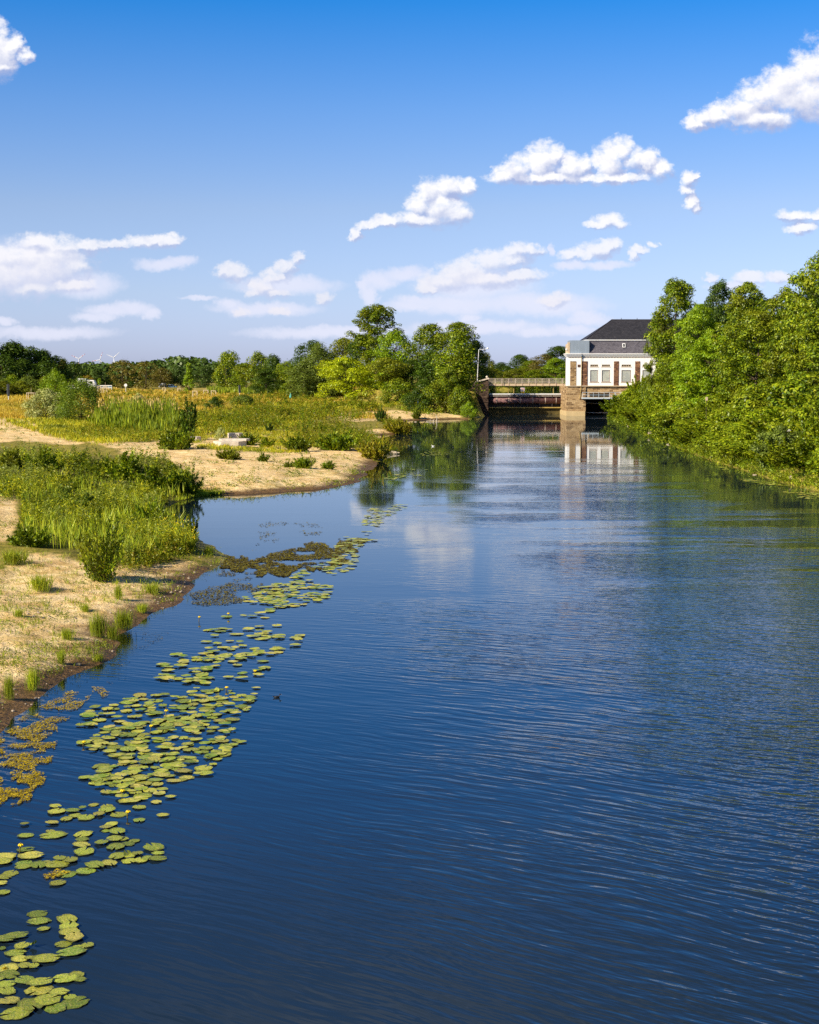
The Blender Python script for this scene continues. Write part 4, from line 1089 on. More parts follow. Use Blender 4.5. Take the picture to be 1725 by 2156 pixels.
# olive herbs: edge towards the river and spits
V2 = [(250,1120),(330,1110),(400,1120),(420,1145),(420,1160),(330,1195),(260,1205)]
V3 = [(600,905),(660,893),(740,890),(800,905),(818,930),(822,952),(790,960),(760,945),(700,945),(630,940)]
V4 = [(560,835),(660,838),(790,858),(830,872),(790,880),(700,890),(600,905),(420,905),(385,880),(430,860)]
V5 = [(800,892),(830,890),(862,900),(868,908),(820,910)]
pp = []; hh2 = []
for poly, n, h_ in ((V2, 650, 0.55), (V3, 2600, 1.3), (V4, 5200, 1.35), (V5, 260, 0.9), ([(110,886),(330,916),(440,908),(430,868),(600,845),(560,905),(440,925),(300,932),(160,930)], 1800, 0.7), ([(220,822),(420,828),(560,838),(430,862),(300,868),(220,860)], 1300, 0.9)):
    q = rand_px(poly, n, rng); P = px_ground(q[:, 0], q[:, 1])
    c = fbm(P[:, 0] * 0.20, P[:, 1] * 0.06, 31, 4)
    k = rng.random(n) < np.clip((c - 0.46) * 14, 0.05, 1)
    P = P[k & (P[:, 2] > 0.05)]; pp.append(P); hh2.append(np.full(len(P), h_) * (0.6 + 0.8 * rng.random(len(P))))
P = np.concatenate(pp); hg = np.concatenate(hh2)
third = rng.random(len(P)); half = third < 0.3; hb = third > 0.62
cover('meadow_herbs', herbs(P[half], hg[half], np.maximum(0.12, 4.2 * P[half][:, 1] / F), 0.42, 22, rng), 'herb_dark', 'green herbs scattered over the sandy flats behind the beach', 'ground cover')
cover('rusty_herbs', herbs(P[~half & ~hb], hg[~half & ~hb], np.maximum(0.12, 4.2 * P[~half & ~hb][:, 1] / F), 0.42, 22, rng), 'herb2', 'olive and rusty herbs on the sandy spits and flats', 'ground cover')
cover('bright_herbs', herbs(P[hb], hg[hb] * .8, np.maximum(0.12, 4.2 * P[hb][:, 1] / F), 0.42, 22, rng), 'leaf_bank', 'bright yellow-green herbs of the flats behind the beach', 'ground cover')
# meadow grass
GM = [(-320,845),(60,850),(200,865),(420,870),(560,838),(900,840),(990,872),(930,868),(880,862),(800,860),(700,875),(600,905),(430,915),(330,925),(200,930),(120,930),(60,905),(-320,890)]
q = rand_px(GM, 9500, rng); P = px_ground(q[:, 0], q[:, 1])
sd = np.zeros(len(P)); qq = np.stack(to_px(P[:, 0], P[:, 1], P[:, 2]), 1)
for S in (S_dune, S_dune2, S_far, S_mid): sd = np.maximum(sd, (sdist(qq[:, 0], qq[:, 1], S) > -2) * 1.0)
P = P[(rng.random(len(P)) > sd * 0.93) & (P[:, 2] > 0.1)]
cover('meadow_grass', blades(P, 0.55, np.maximum(0.05, 1.3 * P[:, 1] / F), 8, 0.5, rng, 0.6), 'grass', 'yellow-green grass of the meadow behind the beach', 'grass')
GD = [(-420,812),(40,815),(100,820),(220,819),(420,826),(640,830),(760,836),(900,842),(700,850),(560,850),(480,866),(300,868),(60,868),(60,884),(-420,884)]
q = rand_px(GD, 11500, rng); P = px_ground(q[:, 0], q[:, 1])
cover('dry_grass', blades(P, 0.75, np.maximum(0.07, 1.3 * P[:, 1] / F), 7, 0.8, rng, 0.5), 'drygrass', 'golden dry grass covering the far meadow', 'grass')
GE = [(0,885),(420,890),(440,912),(300,930),(200,938),(120,925)]
q = rand_px(GE, 1500, rng); P = px_ground(q[:, 0], q[:, 1])
cover('sedge', blades(P, 0.5, np.maximum(0.05, 1.3 * P[:, 1] / F), 8, 0.4, rng, 0.6), 'grass', 'yellowish sedge strip in front of the reed bed', 'grass')
q = rand_px([(330,925),(430,903),(560,893),(650,905),(700,930),(690,950),(600,955),(480,950),(400,945)], 2600, rng); P = px_ground(q[:, 0], q[:, 1])
c = fbm(P[:, 0] * 0.25, P[:, 1] * 0.10, 83, 4); P = P[rng.random(len(P)) < np.clip((c - 0.47) * 12, 0, 1)]
cover('beach_grass', blades(P, 0.35, np.maximum(0.04, 1.2 * P[:, 1] / F), 8, 0.35, rng, 0.8), 'grass', 'patches of short straw and green grass spreading over the upper beach', 'grass')
# sparse little plants on the sand
tot = []
for poly, n in ((S_fore, 3600), (S_beach, 2400), (S_small, 400), (S_dune, 160), (S_far, 80)):
    q = rand_px([(max(-40, a), b) for a, b in poly], n, rng); P = px_ground(q[:, 0], q[:, 1])
    c = fbm(P[:, 0] * 0.7, P[:, 1] * 0.4, 41, 3)
    keep = (rng.random(n) < np.clip((c - 0.48) * 9, 0.04, 1)) & (P[:, 2] > 0.08)
    tot.append(P[keep])
P = np.concatenate(tot)
cover('sand_weeds', herbs(P, 0.12 + 0.40 * rng.random(len(P)) ** 2, np.maximum(0.06, 3.6 * P[:, 1] / F), 0.45, 11, rng, 0.25, 1.0), 'herb_dark', 'small weeds sprouting through the bare sand', 'weeds')
q = np.concatenate([rand_px([(max(-40, a), b) for a, b in S_fore], 1300, rng), rand_px([(440,1042),(600,1034),(740,1014),(740,1020),(600,1040),(420,1050)], 120, rng)]); P = px_ground(q[:, 0], q[:, 1])
c = fbm(P[:, 0] * 0.5 + 9, P[:, 1] * 0.4, 43, 3); P = P[(rng.random(len(P)) < np.clip((c - 0.45) * 7, 0.04, 1)) & (P[:, 2] > 0.03)]
cover('sand_grass', blades(P, 0.22, np.maximum(0.016, 0.9 * P[:, 1] / F), 9, 0.16, rng, 0.9), 'tuft', 'thin grass scattered over the near sandy bank', 'grass')
# bright waterside turf in the corner of the cove
q = rand_px([(398,1030),(440,1036),(560,1034),(520,1042),(400,1048),(368,1056)], 500, rng); P = px_ground(q[:, 0], q[:, 1]); P = P[P[:, 2] > 0]
cover('wet_turf', blades(P, 0.22, 0.05, 10, 0.3, rng, 0.9), 'tuft', 'bright green wet turf along the shore of the cove', 'grass')
# yellow flowers in the herb edge
q = rand_px([(340,1110),(400,1110),(420,1135),(410,1160),(350,1160),(330,1135)], 110, rng); P = px_ground(q[:, 0], q[:, 1])
fb = MB()
for p_ in P:
    hq = 0.35 + 0.35 * rng.random()
    fb.ball((p_[0], p_[1], p_[2] + hq), 0.035 + 0.02 * rng.random(), 5, 3, (1, 1, .7))
o = fb.build('yellow_flowers', M['flower_y']); tag(o, 'tiny yellow flowers at the river edge of the herb mass', 'flowers', None, 'stuff')
# reed bed
RB = [(182,890),(230,876),(300,868),(370,876),(384,900),(370,914),(290,914),(210,905)]
q = rand_px(RB, 1900, rng); P = px_ground(q[:, 0], q[:, 1])
hR = 2.7 * (0.55 + 0.9 * fbm(P[:, 0] * .3, P[:, 1] * .2, 66, 3)) * (0.6 + 0.5 * rng.random(len(P)))
eq = np.stack(to_px(P[:, 0], P[:, 1], P[:, 2]), 1); ed_ = sdist(eq[:, 0], eq[:, 1], RB); hR = hR * np.clip(0.45 + ed_ / 20, 0.35, 1.1); kk = rng.random(len(P)) < np.clip(0.35 + ed_ / 10, 0, 1); P = P[kk]; hR = hR[kk]
cover('reed_bed', blades(P, hR, 0.13, 7, 0.35, rng, 0.28), 'reed', 'bright green reed bed right of the dark willow bush', 'reeds')
k = rng.random(len(P)) < 0.22; PT = P[k] + np.array([0, 0, 1.0]) * (hR[k] * 0.98)[:, None] ; PT = PT[P[k][:, 1] > np.median(P[:, 1]) - 6]
cover('reed_plumes', blades(PT, 0.5, 0.15, 3, 0.3, rng, 0.3), 'seedhead', 'tan plumes on top of the reed bed', 'reeds')
# reeds before the far trees
q = rand_px([(440,822),(560,826),(640,830),(640,834),(520,833),(440,830)], 600, rng); P = px_ground(q[:, 0], q[:, 1])
cover('far_reeds', blades(P, 1.8, 0.2, 6, 0.8, rng, 0.3), 'reed', 'pale reeds at the foot of the far trees behind the meadow', 'reeds')
# right bank: undergrowth and grass at the waterline
YY = rng.uniform(92, 262, 2600); sh = np.array([shoreR_x(v) for v in YY]); XX = sh - 0.1 + rng.random(2600) ** 2 * 2.6
P = np.stack([XX, YY, height(XX, YY)], 1)
cover('bank_undergrowth', herbs(P, 0.5 + 0.9 * rng.random(2600), np.maximum(0.16, 4.0 * YY / F), 0.5, 20, rng, 0.5, 1.0), 'leaf', 'low green undergrowth along the foot of the right bank', 'undergrowth')
YY = rng.uniform(92, 262, 700); sh = np.array([shoreR_x(v) for v in YY]); XX = sh + 0.0 + rng.random(700) * 0.8
P = np.stack([XX, YY, np.maximum(height(XX, YY), 0)], 1)
cover('bank_grass', blades(P, 0.35, 0.10, 8, 0.4, rng, 1.0), 'tuft', 'green grass hanging over the right waterline', 'grass')
# leafy undergrowth at the foot of the centre wood
q = rand_px([(640,826),(760,834),(860,845),(900,862),(940,868),(1000,876),(995,868),(930,845),(860,832),(760,824),(640,820)], 2400, rng); P = px_ground(q[:, 0], q[:, 1]); P = P[P[:, 2] > 0.05]
cover('wood_edge_herbs', herbs(P, 0.8 + 0.9 * rng.random(len(P)), 0.34, 0.5, 16, rng, 0.6, 1.0), 'leaf', 'undergrowth along the foot of the centre wood', 'undergrowth')

# ------------------------------------------------------------------ single shrubs of the left bank
for a in [
 ('willow_bush', 'swil', 172, 886, 802, 116, 'leaf_willow', 'large dark willow bush beside the silver one, left of the reed bed'),
 ('willow_bush', 'swil', 118, 866, 786, 70, 'leaf_bright', 'paler willow bush behind the silver bush'),
 ('silver_bush', 'ssil', 98, 884, 822, 88, 'leaf_silver', 'silvery leaved bush at left, in front of the willows'),
 ('pale_shrub', 'ssil', 291, 858, 828, 28, 'leaf_silver', 'small pale shrub standing behind the reed bed'),
 ('sapling', 'sap', 398, 928, 847, 44, 'leaf_dark', 'dark leaved young tree at the right end of the reed bed'),
 ('low_shrub', 'low1', 374, 946, 906, 80, 'leaf', 'low wide shrub at the foot of the dark young tree'),
 ('silver_shrub', 'ssil', 465, 927, 901, 24, 'leaf_silver', 'tiny silvery shrub touching the concrete slabs'),
 ('low_shrub', 'low1', 524, 938, 914, 46, 'leaf', 'dark shrub immediately right of the concrete slabs'),
 ('low_shrub', 'low2', 562, 942, 922, 32, 'leaf_bank', 'second shrub right of the concrete slabs'),
 ('low_shrub', 'low1', 622, 951, 920, 60, 'leaf', 'largest low shrub on the upper beach, where the spit vegetation begins'),
 ('low_shrub', 'low2', 568, 911, 892, 18, 'leaf_dark', 'small dark shrub on the flat behind the concrete slabs'),
 ('low_shrub', 'low2', 645, 914, 897, 20, 'leaf_dark', 'small dark shrub right of the one behind the slabs'),
 ('low_shrub', 'low2', 681, 909, 896, 18, 'leaf', 'small round shrub amid the rusty herbs of the flat'),
 ('low_shrub', 'low2', 555, 972, 954, 24, 'leaf', 'dark tuft shaped shrub alone on the middle of the beach'),
 ('low_shrub', 'low1', 607, 984, 971, 22, 'leaf', 'little shrub on the lower beach, leftmost of the three there'),
 ('low_shrub', 'low1', 642, 985, 963, 44, 'leaf', 'flat shrub in the middle of the three on the lower beach'),
 ('low_shrub', 'low2', 692, 987, 971, 32, 'leaf', 'rightmost of the three low shrubs on the lower beach'),
 ('low_shrub', 'low1', 480, 967, 948, 54, 'leaf_olive', 'straggling low shrub on the beach below the concrete slabs'),
 ('low_shrub', 'low1', 801, 888, 861, 26, 'leaf_dark', 'dark round shrub between the two sandy spits'),
 ('low_shrub', 'low1', 840, 913, 886, 60, 'herb2', 'olive shrub covering the tip of the upper spit'),
 ('low_shrub', 'low2', 762, 866, 846, 20, 'leaf', 'shrub at the back edge of the far beach'),
 ('low_shrub', 'low2', 877, 883, 863, 20, 'leaf', 'shrub standing on the shore of the far beach'),
 ('low_shrub', 'low1', 790, 966, 926, 64, 'herb2', 'grassy brown-green shrub on the tip of the lower spit'),
 ('low_shrub', 'low1', 715, 948, 912, 90, 'leaf', 'wide green shrub behind the tip of the lower spit'),
 ('meadow_bush', 'bush1', 452, 864, 836, 38, 'leaf_dark', 'dark bush in the meadow above the dark young tree'),
 ('meadow_bush', 'bush2', 512, 858, 832, 54, 'leaf_grey', 'grey-green bush in the meadow, right of the dark one'),
 ('meadow_bush', 'bush2', 600, 880, 862, 60, 'leaf_olive', 'flat olive bush in the middle of the green flats'),
 ('meadow_bush', 'bush1', 690, 872, 854, 50, 'leaf', 'flat green bush near the back of the green flats'),
 ('leafy_shrub', 'fore', 213, 1222, 1098, 104, 'leaf', 'leafy foreground shrub on the sand below the herb mass'),
 ('leafy_shrub', 'sap', 402, 1142, 1090, 34, 'leaf', 'leafy young plant on the shore of the cove, by the water'),
 ('leafy_shrub', 'low2', 88, 1000, 950, 70, 'leaf', 'dark upright shrub near the top left of the herb mass'),
 ('leafy_shrub', 'low2', 330, 1035, 985, 90, 'leaf', 'dark shrub at the cove end of the herb mass'),
 ('leafy_shrub', 'low2', 265, 1012, 958, 80, 'leaf', 'shrub at the top of the herb mass, left of the cove'),
 ('leafy_shrub', 'low1', 390, 1040, 992, 70, 'leaf', 'rounded dark shrub nearest the bright turf of the cove'),
 ('leafy_shrub', 'low2', 150, 1085, 1030, 80, 'leaf_grey', 'greyish shrub in the middle of the herb mass'),
 ('leafy_shrub', 'low1', 320, 1110, 1060, 80, 'leaf', 'shrub above the yellow flowers, beside the cove water'),
 ('leafy_shrub', 'low1', 60, 1150, 1110, 90, 'leaf', 'low shrub at the lower left edge of the herb mass'),
 ('leafy_shrub', 'low2', 25, 985, 950, 60, 'leaf_olive', 'olive shrub at the left edge of the frame, atop the herb mass'),
]:
    nm, kd, cx, base, top, w, lm, lb = a
    shrub_px(nm, kd, cx, base, top, w * 1.05, lm, lb, 'young tree' if nm == 'sapling' else 'shrub')

# grass tufts on the near sand
rngt = np.random.default_rng(9)
def tuft_mesh(seed):
    r = np.random.default_rng(seed)
    n = 60; P = np.stack([r.normal(size=n) * 0.22, r.normal(size=n) * 0.22, np.zeros(n)], 1)
    v = blades(P, 0.95, 0.022, 5, 0.05, r, 0.5)
    h = herbs(P[:12], 0.75, 0.09, 0.4, 14, r, 0.1)
    return leaf_mesh('grass_tuft', np.concatenate([v, h]))
TM = [tuft_mesh(i) for i in range(3)]
for me in TM: me.materials.append(M['tuft'])
for i, (cx, base, w, h, lb) in enumerate([
 (85,1246,66,38,'broad grass tuft near the left edge, below the herb mass'),
 (69,1456,34,50,'grass tuft at the muddy edge nearest the camera but one'),
 (20,1474,26,60,'tall thin grass tuft at the left edge by the muddy bank corner'),
 (130,1399,20,36,'narrow grass tuft halfway down the near sandy bank'),
 (208,1342,46,58,'tall grassy tuft by the water, left one of a close pair'),
 (237,1348,30,36,'short tuft by the water, right one of a close pair'),
 (262,1328,46,46,'tuft at the waterline above the close pair'),
 (249,1262,22,36,'thin upright tuft on the sand above the waterline tufts'),
 (321,1250,42,24,'low tuft near the pebbles at the narrowing shore'),
 (207,1396,26,18,'small tuft touching the water beside the weed mat'),
 (141,1347,42,26,'low tuft in the middle of the brown bank edge'),
 (300,1290,30,22,'small tuft on the slope down to the water'),
 (40,1300,30,18,'small tuft on the pale sand at left'),
 (180,1290,26,20,'small tuft below the leafy foreground shrub'),
 (440,1168,26,20,'small tuft on the pointed end of the near bank'),
 (30,1190,70,34,'green tuft at the left frame edge below the herb mass')]):
    x, y, z = ground_at(cx, base)
    o = bpy.data.objects.new('grass_tuft', TM[i % 3]); col.objects.link(o)
    o.location = (x, y, z - 0.02); o.rotation_euler = (0, 0, i * 1.3)
    s = w * y / F / 1.15; sh = h * math.hypot(x, y) / F / 0.95
    o.scale = (s, s, sh); tag(o, lb, 'grass tuft', 'grass tufts on the near sand')

# ------------------------------------------------------------------ stones
def rock_mesh(seed):
    r = random.Random(seed); mb = MB(); mb.ball((0, 0, 0.3), 0.5, 9, 6, (1.2, 0.9, 0.62))
    mb.v = [(x * (1 + r.uniform(-.16, .16)), y * (1 + r.uniform(-.16, .16)), z * (1 + r.uniform(-.12, .12))) for x, y, z in mb.v]
    return mb.mesh('rock')
RM = [rock_mesh(i) for i in range(4)]
for me in RM: me.materials.append(M['rock'])
stones = [(165,1405,11),(361,1252,9),(382,1248,8),(357,1223,8),(352,1208,6),(376,1236,6),(398,1219,6),(338,1262,6),(300,1292,6),(322,1236,7),(344,1196,6),(120,1404,5),(390,1228,5),(72,1300,9),(92,1305,9),(82,1296,8),(104,1300,7),(60,1296,7),(410,1206,5),(370,1246,5)]
for i, (cx, cy, w) in enumerate(stones):
    x, y, z = ground_at(cx, cy)
    o = bpy.data.objects.new('rock', RM[i % 4]); col.objects.link(o); s = w * y / F / 1.1
    o.location = (x, y, z - 0.1 * s); o.rotation_euler = (0.2, 0.1, i * 2.1); o.scale = (s, s, s)
    if 72 >= 60 and cy in (1300, 1305, 1296) and cx < 110:
        tag(o, 'grey clod in the short row of clods on the pale sand at left', 'stone', 'row of clods on the near sand')
    elif i == 0: tag(o, 'whitest and biggest stone on the muddy edge beside the weed mat', 'stone')
    else: tag(o, 'pale stone on the stony edge where the near bank narrows', 'stone', 'pale stones on the near bank edge')
for i, (cx, cy, w, lb) in enumerate([(1375,919,22,'large pale boulder at the right waterline near the weir'),(1408,936,12,'pale stone at the right waterline after the large boulder'),(1500,968,10,'small pale stone under the right bank shrubs, mid way'),(1668,1018,18,'brownish stone at the right waterline below the white flowers'),(1590,1000,12,'stone at the right waterline left of the lily patch'),(1325,898,9,'small stone at the right waterline nearest the weir'),(875,888.5,7,'small pale stone standing in the shallow water of the far beach'),(850,872,9,'grey stone lying on the far beach')]):
    x, y = at(cx, cy); 
    o = bpy.data.objects.new('rock', RM[i % 4]); col.objects.link(o); s = w * y / F / 1.1
    o.location = (x, y, max(hz(x, y), -0.1) - 0.1 * s); o.rotation_euler = (0.1, 0.2, i * 1.7); o.scale = (s, s, s * .8); tag(o, lb, 'stone')
# pebbles
pb = MB(); q = rand_px([(0,1250),(330,1185),(470,1165),(480,1175),(400,1250),(250,1365),(60,1500),(0,1530)], 240, rng); P = px_ground(q[:, 0], q[:, 1])
for p_ in P:
    if p_[2] > 0.0: pb.ball((p_[0], p_[1], p_[2]), 0.015 + 0.035 * rng.random() ** 2, 5, 3, (1.2, 1, .7))
o = pb.build('pebbles', M['rock']); tag(o, 'scattered pebbles on the near bank', 'pebbles', None, 'stuff')

# ------------------------------------------------------------------ lily pads
def mat_pad(rim=True):
    m, t = new_mat('lily_pad_leaf')
    oc = obj_coord(t); oi = t.node('ShaderNodeObjectInfo'); r = oi.outputs['Random']
    isl = t.node('ShaderNodeNewGeometry').outputs['Random Per Island']
    rr = t.math('FRACT', t.math('ADD', r, t.math('MULTIPLY', isl, 3.7)))
    sh = t.vmath('ADD', t.vmath('MULTIPLY', oc, (1, 1, 1)), t.xyz(t.math('MULTIPLY', r, 37), t.math('MULTIPLY', r, 11), 0))
    c = t.ramp(rr, [(0, (0.17, 0.27, 0.02)), (0.35, (0.30, 0.36, 0.025)), (0.7, (0.42, 0.43, 0.04)), (1, (0.52, 0.45, 0.08))])
    n = t.noise(sh, 5.0, 5, 0.65)
    c = t.mix(t.math('MULTIPLY', t.mrange(n, 0.50, 0.62), 0.75), c, (0.58, 0.50, 0.15))
    c = t.mix(t.math('MULTIPLY', t.mrange(t.noise(sh, 8, 4, 0.6), 0.60, 0.68), 0.6), c, (0.12, 0.08, 0.02))
    c = t.mix(t.math('MULTIPLY', t.mrange(t.noise(sh, 2.6, 3, 0.6), 0.50, 0.62), 0.5), c, (0.11, 0.20, 0.04))
    x, y, z = t.sep(oc)
    ang = t.math('ARCTAN2', y, x)
    vein = t.math('LESS_THAN', t.math('PINGPONG', ang, 0.16), 0.02)
    c = t.mix(t.math('MULTIPLY', vein, 0.35), c, (0.40, 0.42, 0.14))
    if rim:
        c = t.mix(t.math('MULTIPLY', t.mrange(t.math('ADD', t.vmath('LENGTH', oc), t.math('MULTIPLY', n, 0.25)), 0.93, 1.12), 0.6), c, (0.10, 0.11, 0.02))  # darker leaf rim, also painting in the shadow edges between pads
        k2 = t.math('ADD', 0.62, t.math('MULTIPLY', t.math('FRACT', t.math('MULTIPLY', r, 13.7)), 0.62))
        sc = t.node('ShaderNodeVectorMath', operation='SCALE'); t.l.new(c, sc.inputs[0]); t.l.new(k2, sc.inputs['Scale']); c = sc.outputs[0]
    out_surface(t, principled(t, c, 0.5, 0.25, bump(t, n, 0.02)))
    return m
M['pad'] = mat_pad(); M['pad_far'] = mat_pad(False)
def pad_shape(seed, n=30):
    r = random.Random(seed); pts = []
    ph = [r.uniform(0, 6.28) for _ in range(4)]
    for i in range(n):
        a = 0.16 + (2 * math.pi - 0.32) * i / (n - 1)
        q = 1 + 0.045 * math.sin(5 * a + ph[0]) + 0.04 * math.sin(9 * a + ph[1]) + 0.02 * math.sin(14 * a + ph[2]) + r.uniform(-.012, .012)
        if r.random() < 0.05: q *= 0.88
        q *= 1 + 0.16 * (-math.cos(a)) * 0.5
        pts.append((q * math.cos(a) * 1.1, q * math.sin(a) * 0.92, 0.02 * math.sin(3 * a + ph[3])))
    return pts
def pad_mesh(seed, fold=0.0):
    pts = pad_shape(seed); mb = MB(); r = random.Random(seed + 50)
    inner = [(x * .55, y * .55, 0.012 + r.uniform(-.008, .008)) for x, y, z in pts]
    if fold:
        def fz(p):
            x, y, z = p; k = max(0, x - 0.05); return (0.05 + k * math.cos(fold) if x > .05 else x, y, z + k * math.sin(fold))
        pts = [fz(p) for p in pts]; inner = [fz(p) for p in inner]
    n = len(pts); c = (0.12, 0, 0.0)
    vs = [c] + inner + pts; fs = []
    for i in range(n - 1):
        fs.append((0, 1 + i, 2 + i)); fs.append((1 + i, 1 + n + i, 2 + n + i, 2 + i))
    mb.add(vs, fs); me = mb.mesh('lily_pad', True); me.materials.append(M['pad']); return me
PM = [pad_mesh(i) for i in range(7)]
PF = [pad_mesh(20, 0.9), pad_mesh(21, 1.3)]
# hand placed pads of the nearest clumps: crop coords (x, y, width) -> photo pixels
near_pads = [(281,1041,145,0),(280,1098,160,0),(318,1155,95,0),(497,1087,158,1),(507,1138,140,1),(515,1185,145,1),(545,1220,150,1),(462,1268,120,1),(572,1292,95,1),(645,1272,90,1),(516,1328,185,1),
 (120,1205,160,2),(30,1235,150,2),(165,1285,115,2),(15,1295,60,2),(120,1330,145,2),(150,1375,115,2),(215,1368,70,2),(345,1375,190,2),(250,1432,80,2),(185,1432,110,2),(60,1445,150,2),(70,1490,150,2),
 (475,1520,175,3),(565,1495,115,3),(590,1530,90,3),(175,1536,140,3),(300,1552,165,3),(280,1605,195,3),(50,1560,120,3),(50,1610,125,3),(437,1620,140,3),(65,1685,145,3),(228,1722,195,3),(350,1685,190,3),(400,1730,160,3),(553,1695,190,3),(515,1655,90,3),(107,1780,190,3),(0,1528,60,3),
 (380,376,92,4),(178,387,66,4),(370,432,75,4),(195,467,110,4),(385,466,170,4),(420,290,135,5),(410,256,90,5),(528,288,100,5),(608,266,60,5),(685,243,80,5),(555,322,95,5),(632,336,125,5),(488,349,98,5),(784,260,110,5),(784,284,125,5),(725,316,90,5),(870,312,130,5),(1022,258,110,5),(1022,356,100,5),(1192,320,85,6),
 (815,390,100,7),(775,412,90,7),(862,444,130,7),(775,435,60,7),(610,460,140,8),(600,498,88,8),(602,537,130,8),(622,588,148,8),(748,522,105,8),(840,498,125,9),(985,508,85,9),(935,530,90,9),(850,553,150,9),(905,495,90,9),
 (862,624,135,10),(1125,558,155,10),(1010,605,90,10),(950,655,120,10),(1035,648,110,10),(1165,600,90,10),(1165,640,115,10),(1085,640,90,10),(808,676,118,11),(703,690,148,11),(632,726,145,11),(485,753,152,11),(428,818,112,12),
 (195,572,110,13),(235,616,185,13),(30,630,150,13),(20,665,130,13),(180,668,120,13),(170,697,115,13),(410,680,180,13),(330,672,110,13),(285,690,125,13),(515,650,120,13),(440,640,110,13),(80,745,115,13),(30,775,105,13),(10,820,90,13),(30,886,95,13),
 (632,43,105,14),(1250,187,78,14),(1505,17,112,14),(1368,42,100,14),(1278,66,110,14),(1240,32,90,14)]
clump_lab = {0:'pad of the three in a vertical line left of the column of pads, lower left',1:'pad of the vertical column of pads in the lower left corner area',2:'pad of the crowded patch at the left edge, above the bottom corner',3:'large pad in the bottom left corner patch',4:'small pad scattered at left above the patch with a yellow bud',5:'pad of the loose row below the main lily field',6:'single pad alone to the right of the loose row',7:'pad of the tight small cluster below the loose row',8:'pad of the four stacked in a vertical line below the loose row',9:'pad of the cluster beside the vertical stack of four',10:'pad of the crowded cluster ending in a yellowing leaf, right of the others',11:'pad of the trailing row left of the yellowing leaf cluster',12:'single notched pad alone below the trailing row',13:'pad of the wide patch at the left edge with a yellow bud',14:'pad on the lower fringe of the main lily field'}
rp = random.Random(4)
npads = 0
def put_pad(dx, dy, w, label, group, mesh=None, z=None, rz=None):
    global npads
    x, y = at(dx, dy, 0.0)
    o = bpy.data.objects.new('lily_pad', mesh or PM[rp.randrange(7)]); col.objects.link(o)
    rng_ = math.hypot(math.hypot(x, y), CAM_H)
    s = w * rng_ / F / 2.05
    o.location = (x, y, (0.008 + 0.007 * rp.random() + (npads % 7) * 0.004) if z is None else z)
    o.rotation_euler = (rp.uniform(-.05, .05), rp.uniform(-.05, .05), rp.uniform(0, 6.28) if rz is None else rz)
    o.scale = (s * rp.uniform(.92, 1.08), s * rp.uniform(.92, 1.05), s)
    tag(o, label, 'lily pad', group); npads += 1; return o
for (x, y, w, g_) in near_pads:
    single = g_ in (6, 12)
    mem = [q_ for q_ in near_pads if q_[3] == g_]; mx_ = sum(q_[0] for q_ in mem) / len(mem); my_ = sum(q_[1] for q_ in mem) / len(mem)
    suf = '' if single or len(mem) < 5 else (' (' + ('upper ' if y < my_ else 'lower ') + ('left' if x < mx_ else 'right') + ')')
    put_pad(x * .2869, 1626 + y * .2869, w * .2869, clump_lab[g_] + suf, None if single else 'lily pads: ' + clump_lab[g_] + suf)
# folded and yellow leaves
x_, y_ = at(250 * .2869, 1626 + 1275 * .2869)
o = put_pad(250 * .2869, 1626 + 1285 * .2869, 18, 'upturned bright green leaf standing out of the crowded left patch', None, PF[1], 0.05, -0.5)
o = put_pad(945 * .2869, 1626 + 622 * .2869, 26, 'half folded leaf with dark underside in the crowded cluster', None, PF[0], 0.03, 2.6)
# main field
field = [
 ('main', [(300,1460),(350,1440),(400,1400),(440,1330),(480,1318),(520,1325),(555,1330),(570,1350),(560,1400),(530,1440),(560,1440),(520,1500),(480,1530),(510,1560),(490,1590),(440,1620),(400,1640),(350,1650),(330,1690),(270,1690),(190,1660),(200,1620),(260,1600),(175,1560),(190,1540),(150,1520),(230,1500)], 190, 24, 'pad in the crowded middle of the main lily field'),
]
def jit_place(poly, n, w, label, group, mind=0.78, rr=None):
    pts = []; rr = rr or random.Random(8); tries = 0
    xs = [p[0] for p in poly]; ys = [p[1] for p in poly]
    while len(pts) < n and tries < n * 60:
        tries += 1
        x, y = rr.uniform(min(xs), max(xs)), rr.uniform(min(ys), max(ys))
        if not bool(in_poly(np.array([x]), np.array([y]), poly)[0]): continue
        wx_ = w(y) * rr.uniform(.55, 1.2)
        asp = 0.30 + 0.1 * (y - 1400) / 600
        if any(((x - a) / (0.5 * (wx_ + c))) ** 2 + ((y - b) / (0.5 * asp * (wx_ + c))) ** 2 < mind ** 2 for a, b, c in pts): continue
        pts.append((x, y, wx_))
    return pts
widthf = lambda y: 0.335 * F / (CAM_H * math.hypot(1, F / (y - 785.0)))
main_poly = [(350,1462),(430,1448),(505,1455),(555,1445),(520,1500),(480,1528),(510,1560),(490,1592),(440,1624),(400,1640),(350,1650),(330,1692),(270,1690),(175,1650),(215,1610),(255,1600),(165,1572),(195,1545),(150,1520),(200,1490),(300,1462)]
for a_, b_, c_ in jit_place(main_poly, 182, widthf, '', '', 0.46):
    cell = ('upper', 'middle', 'bottom')[min(2, int((b_ - 1445) / 82))] + ' ' + ('left fringe', 'centre', 'right fringe')[0 if a_ < 290 else 1 if a_ < 410 else 2]
    put_pad(a_, b_, c_, 'pad among those crowding the ' + cell + ' of the large lily field', 'lily pads, ' + cell + ' of the large field')
up_poly = [(425,1330),(470,1316),(540,1318),(590,1330),(600,1365),(570,1392),(545,1425),(500,1430),(470,1425),(440,1440),(380,1440),(330,1430),(345,1400),(320,1382),(370,1372),(400,1385),(440,1360)]
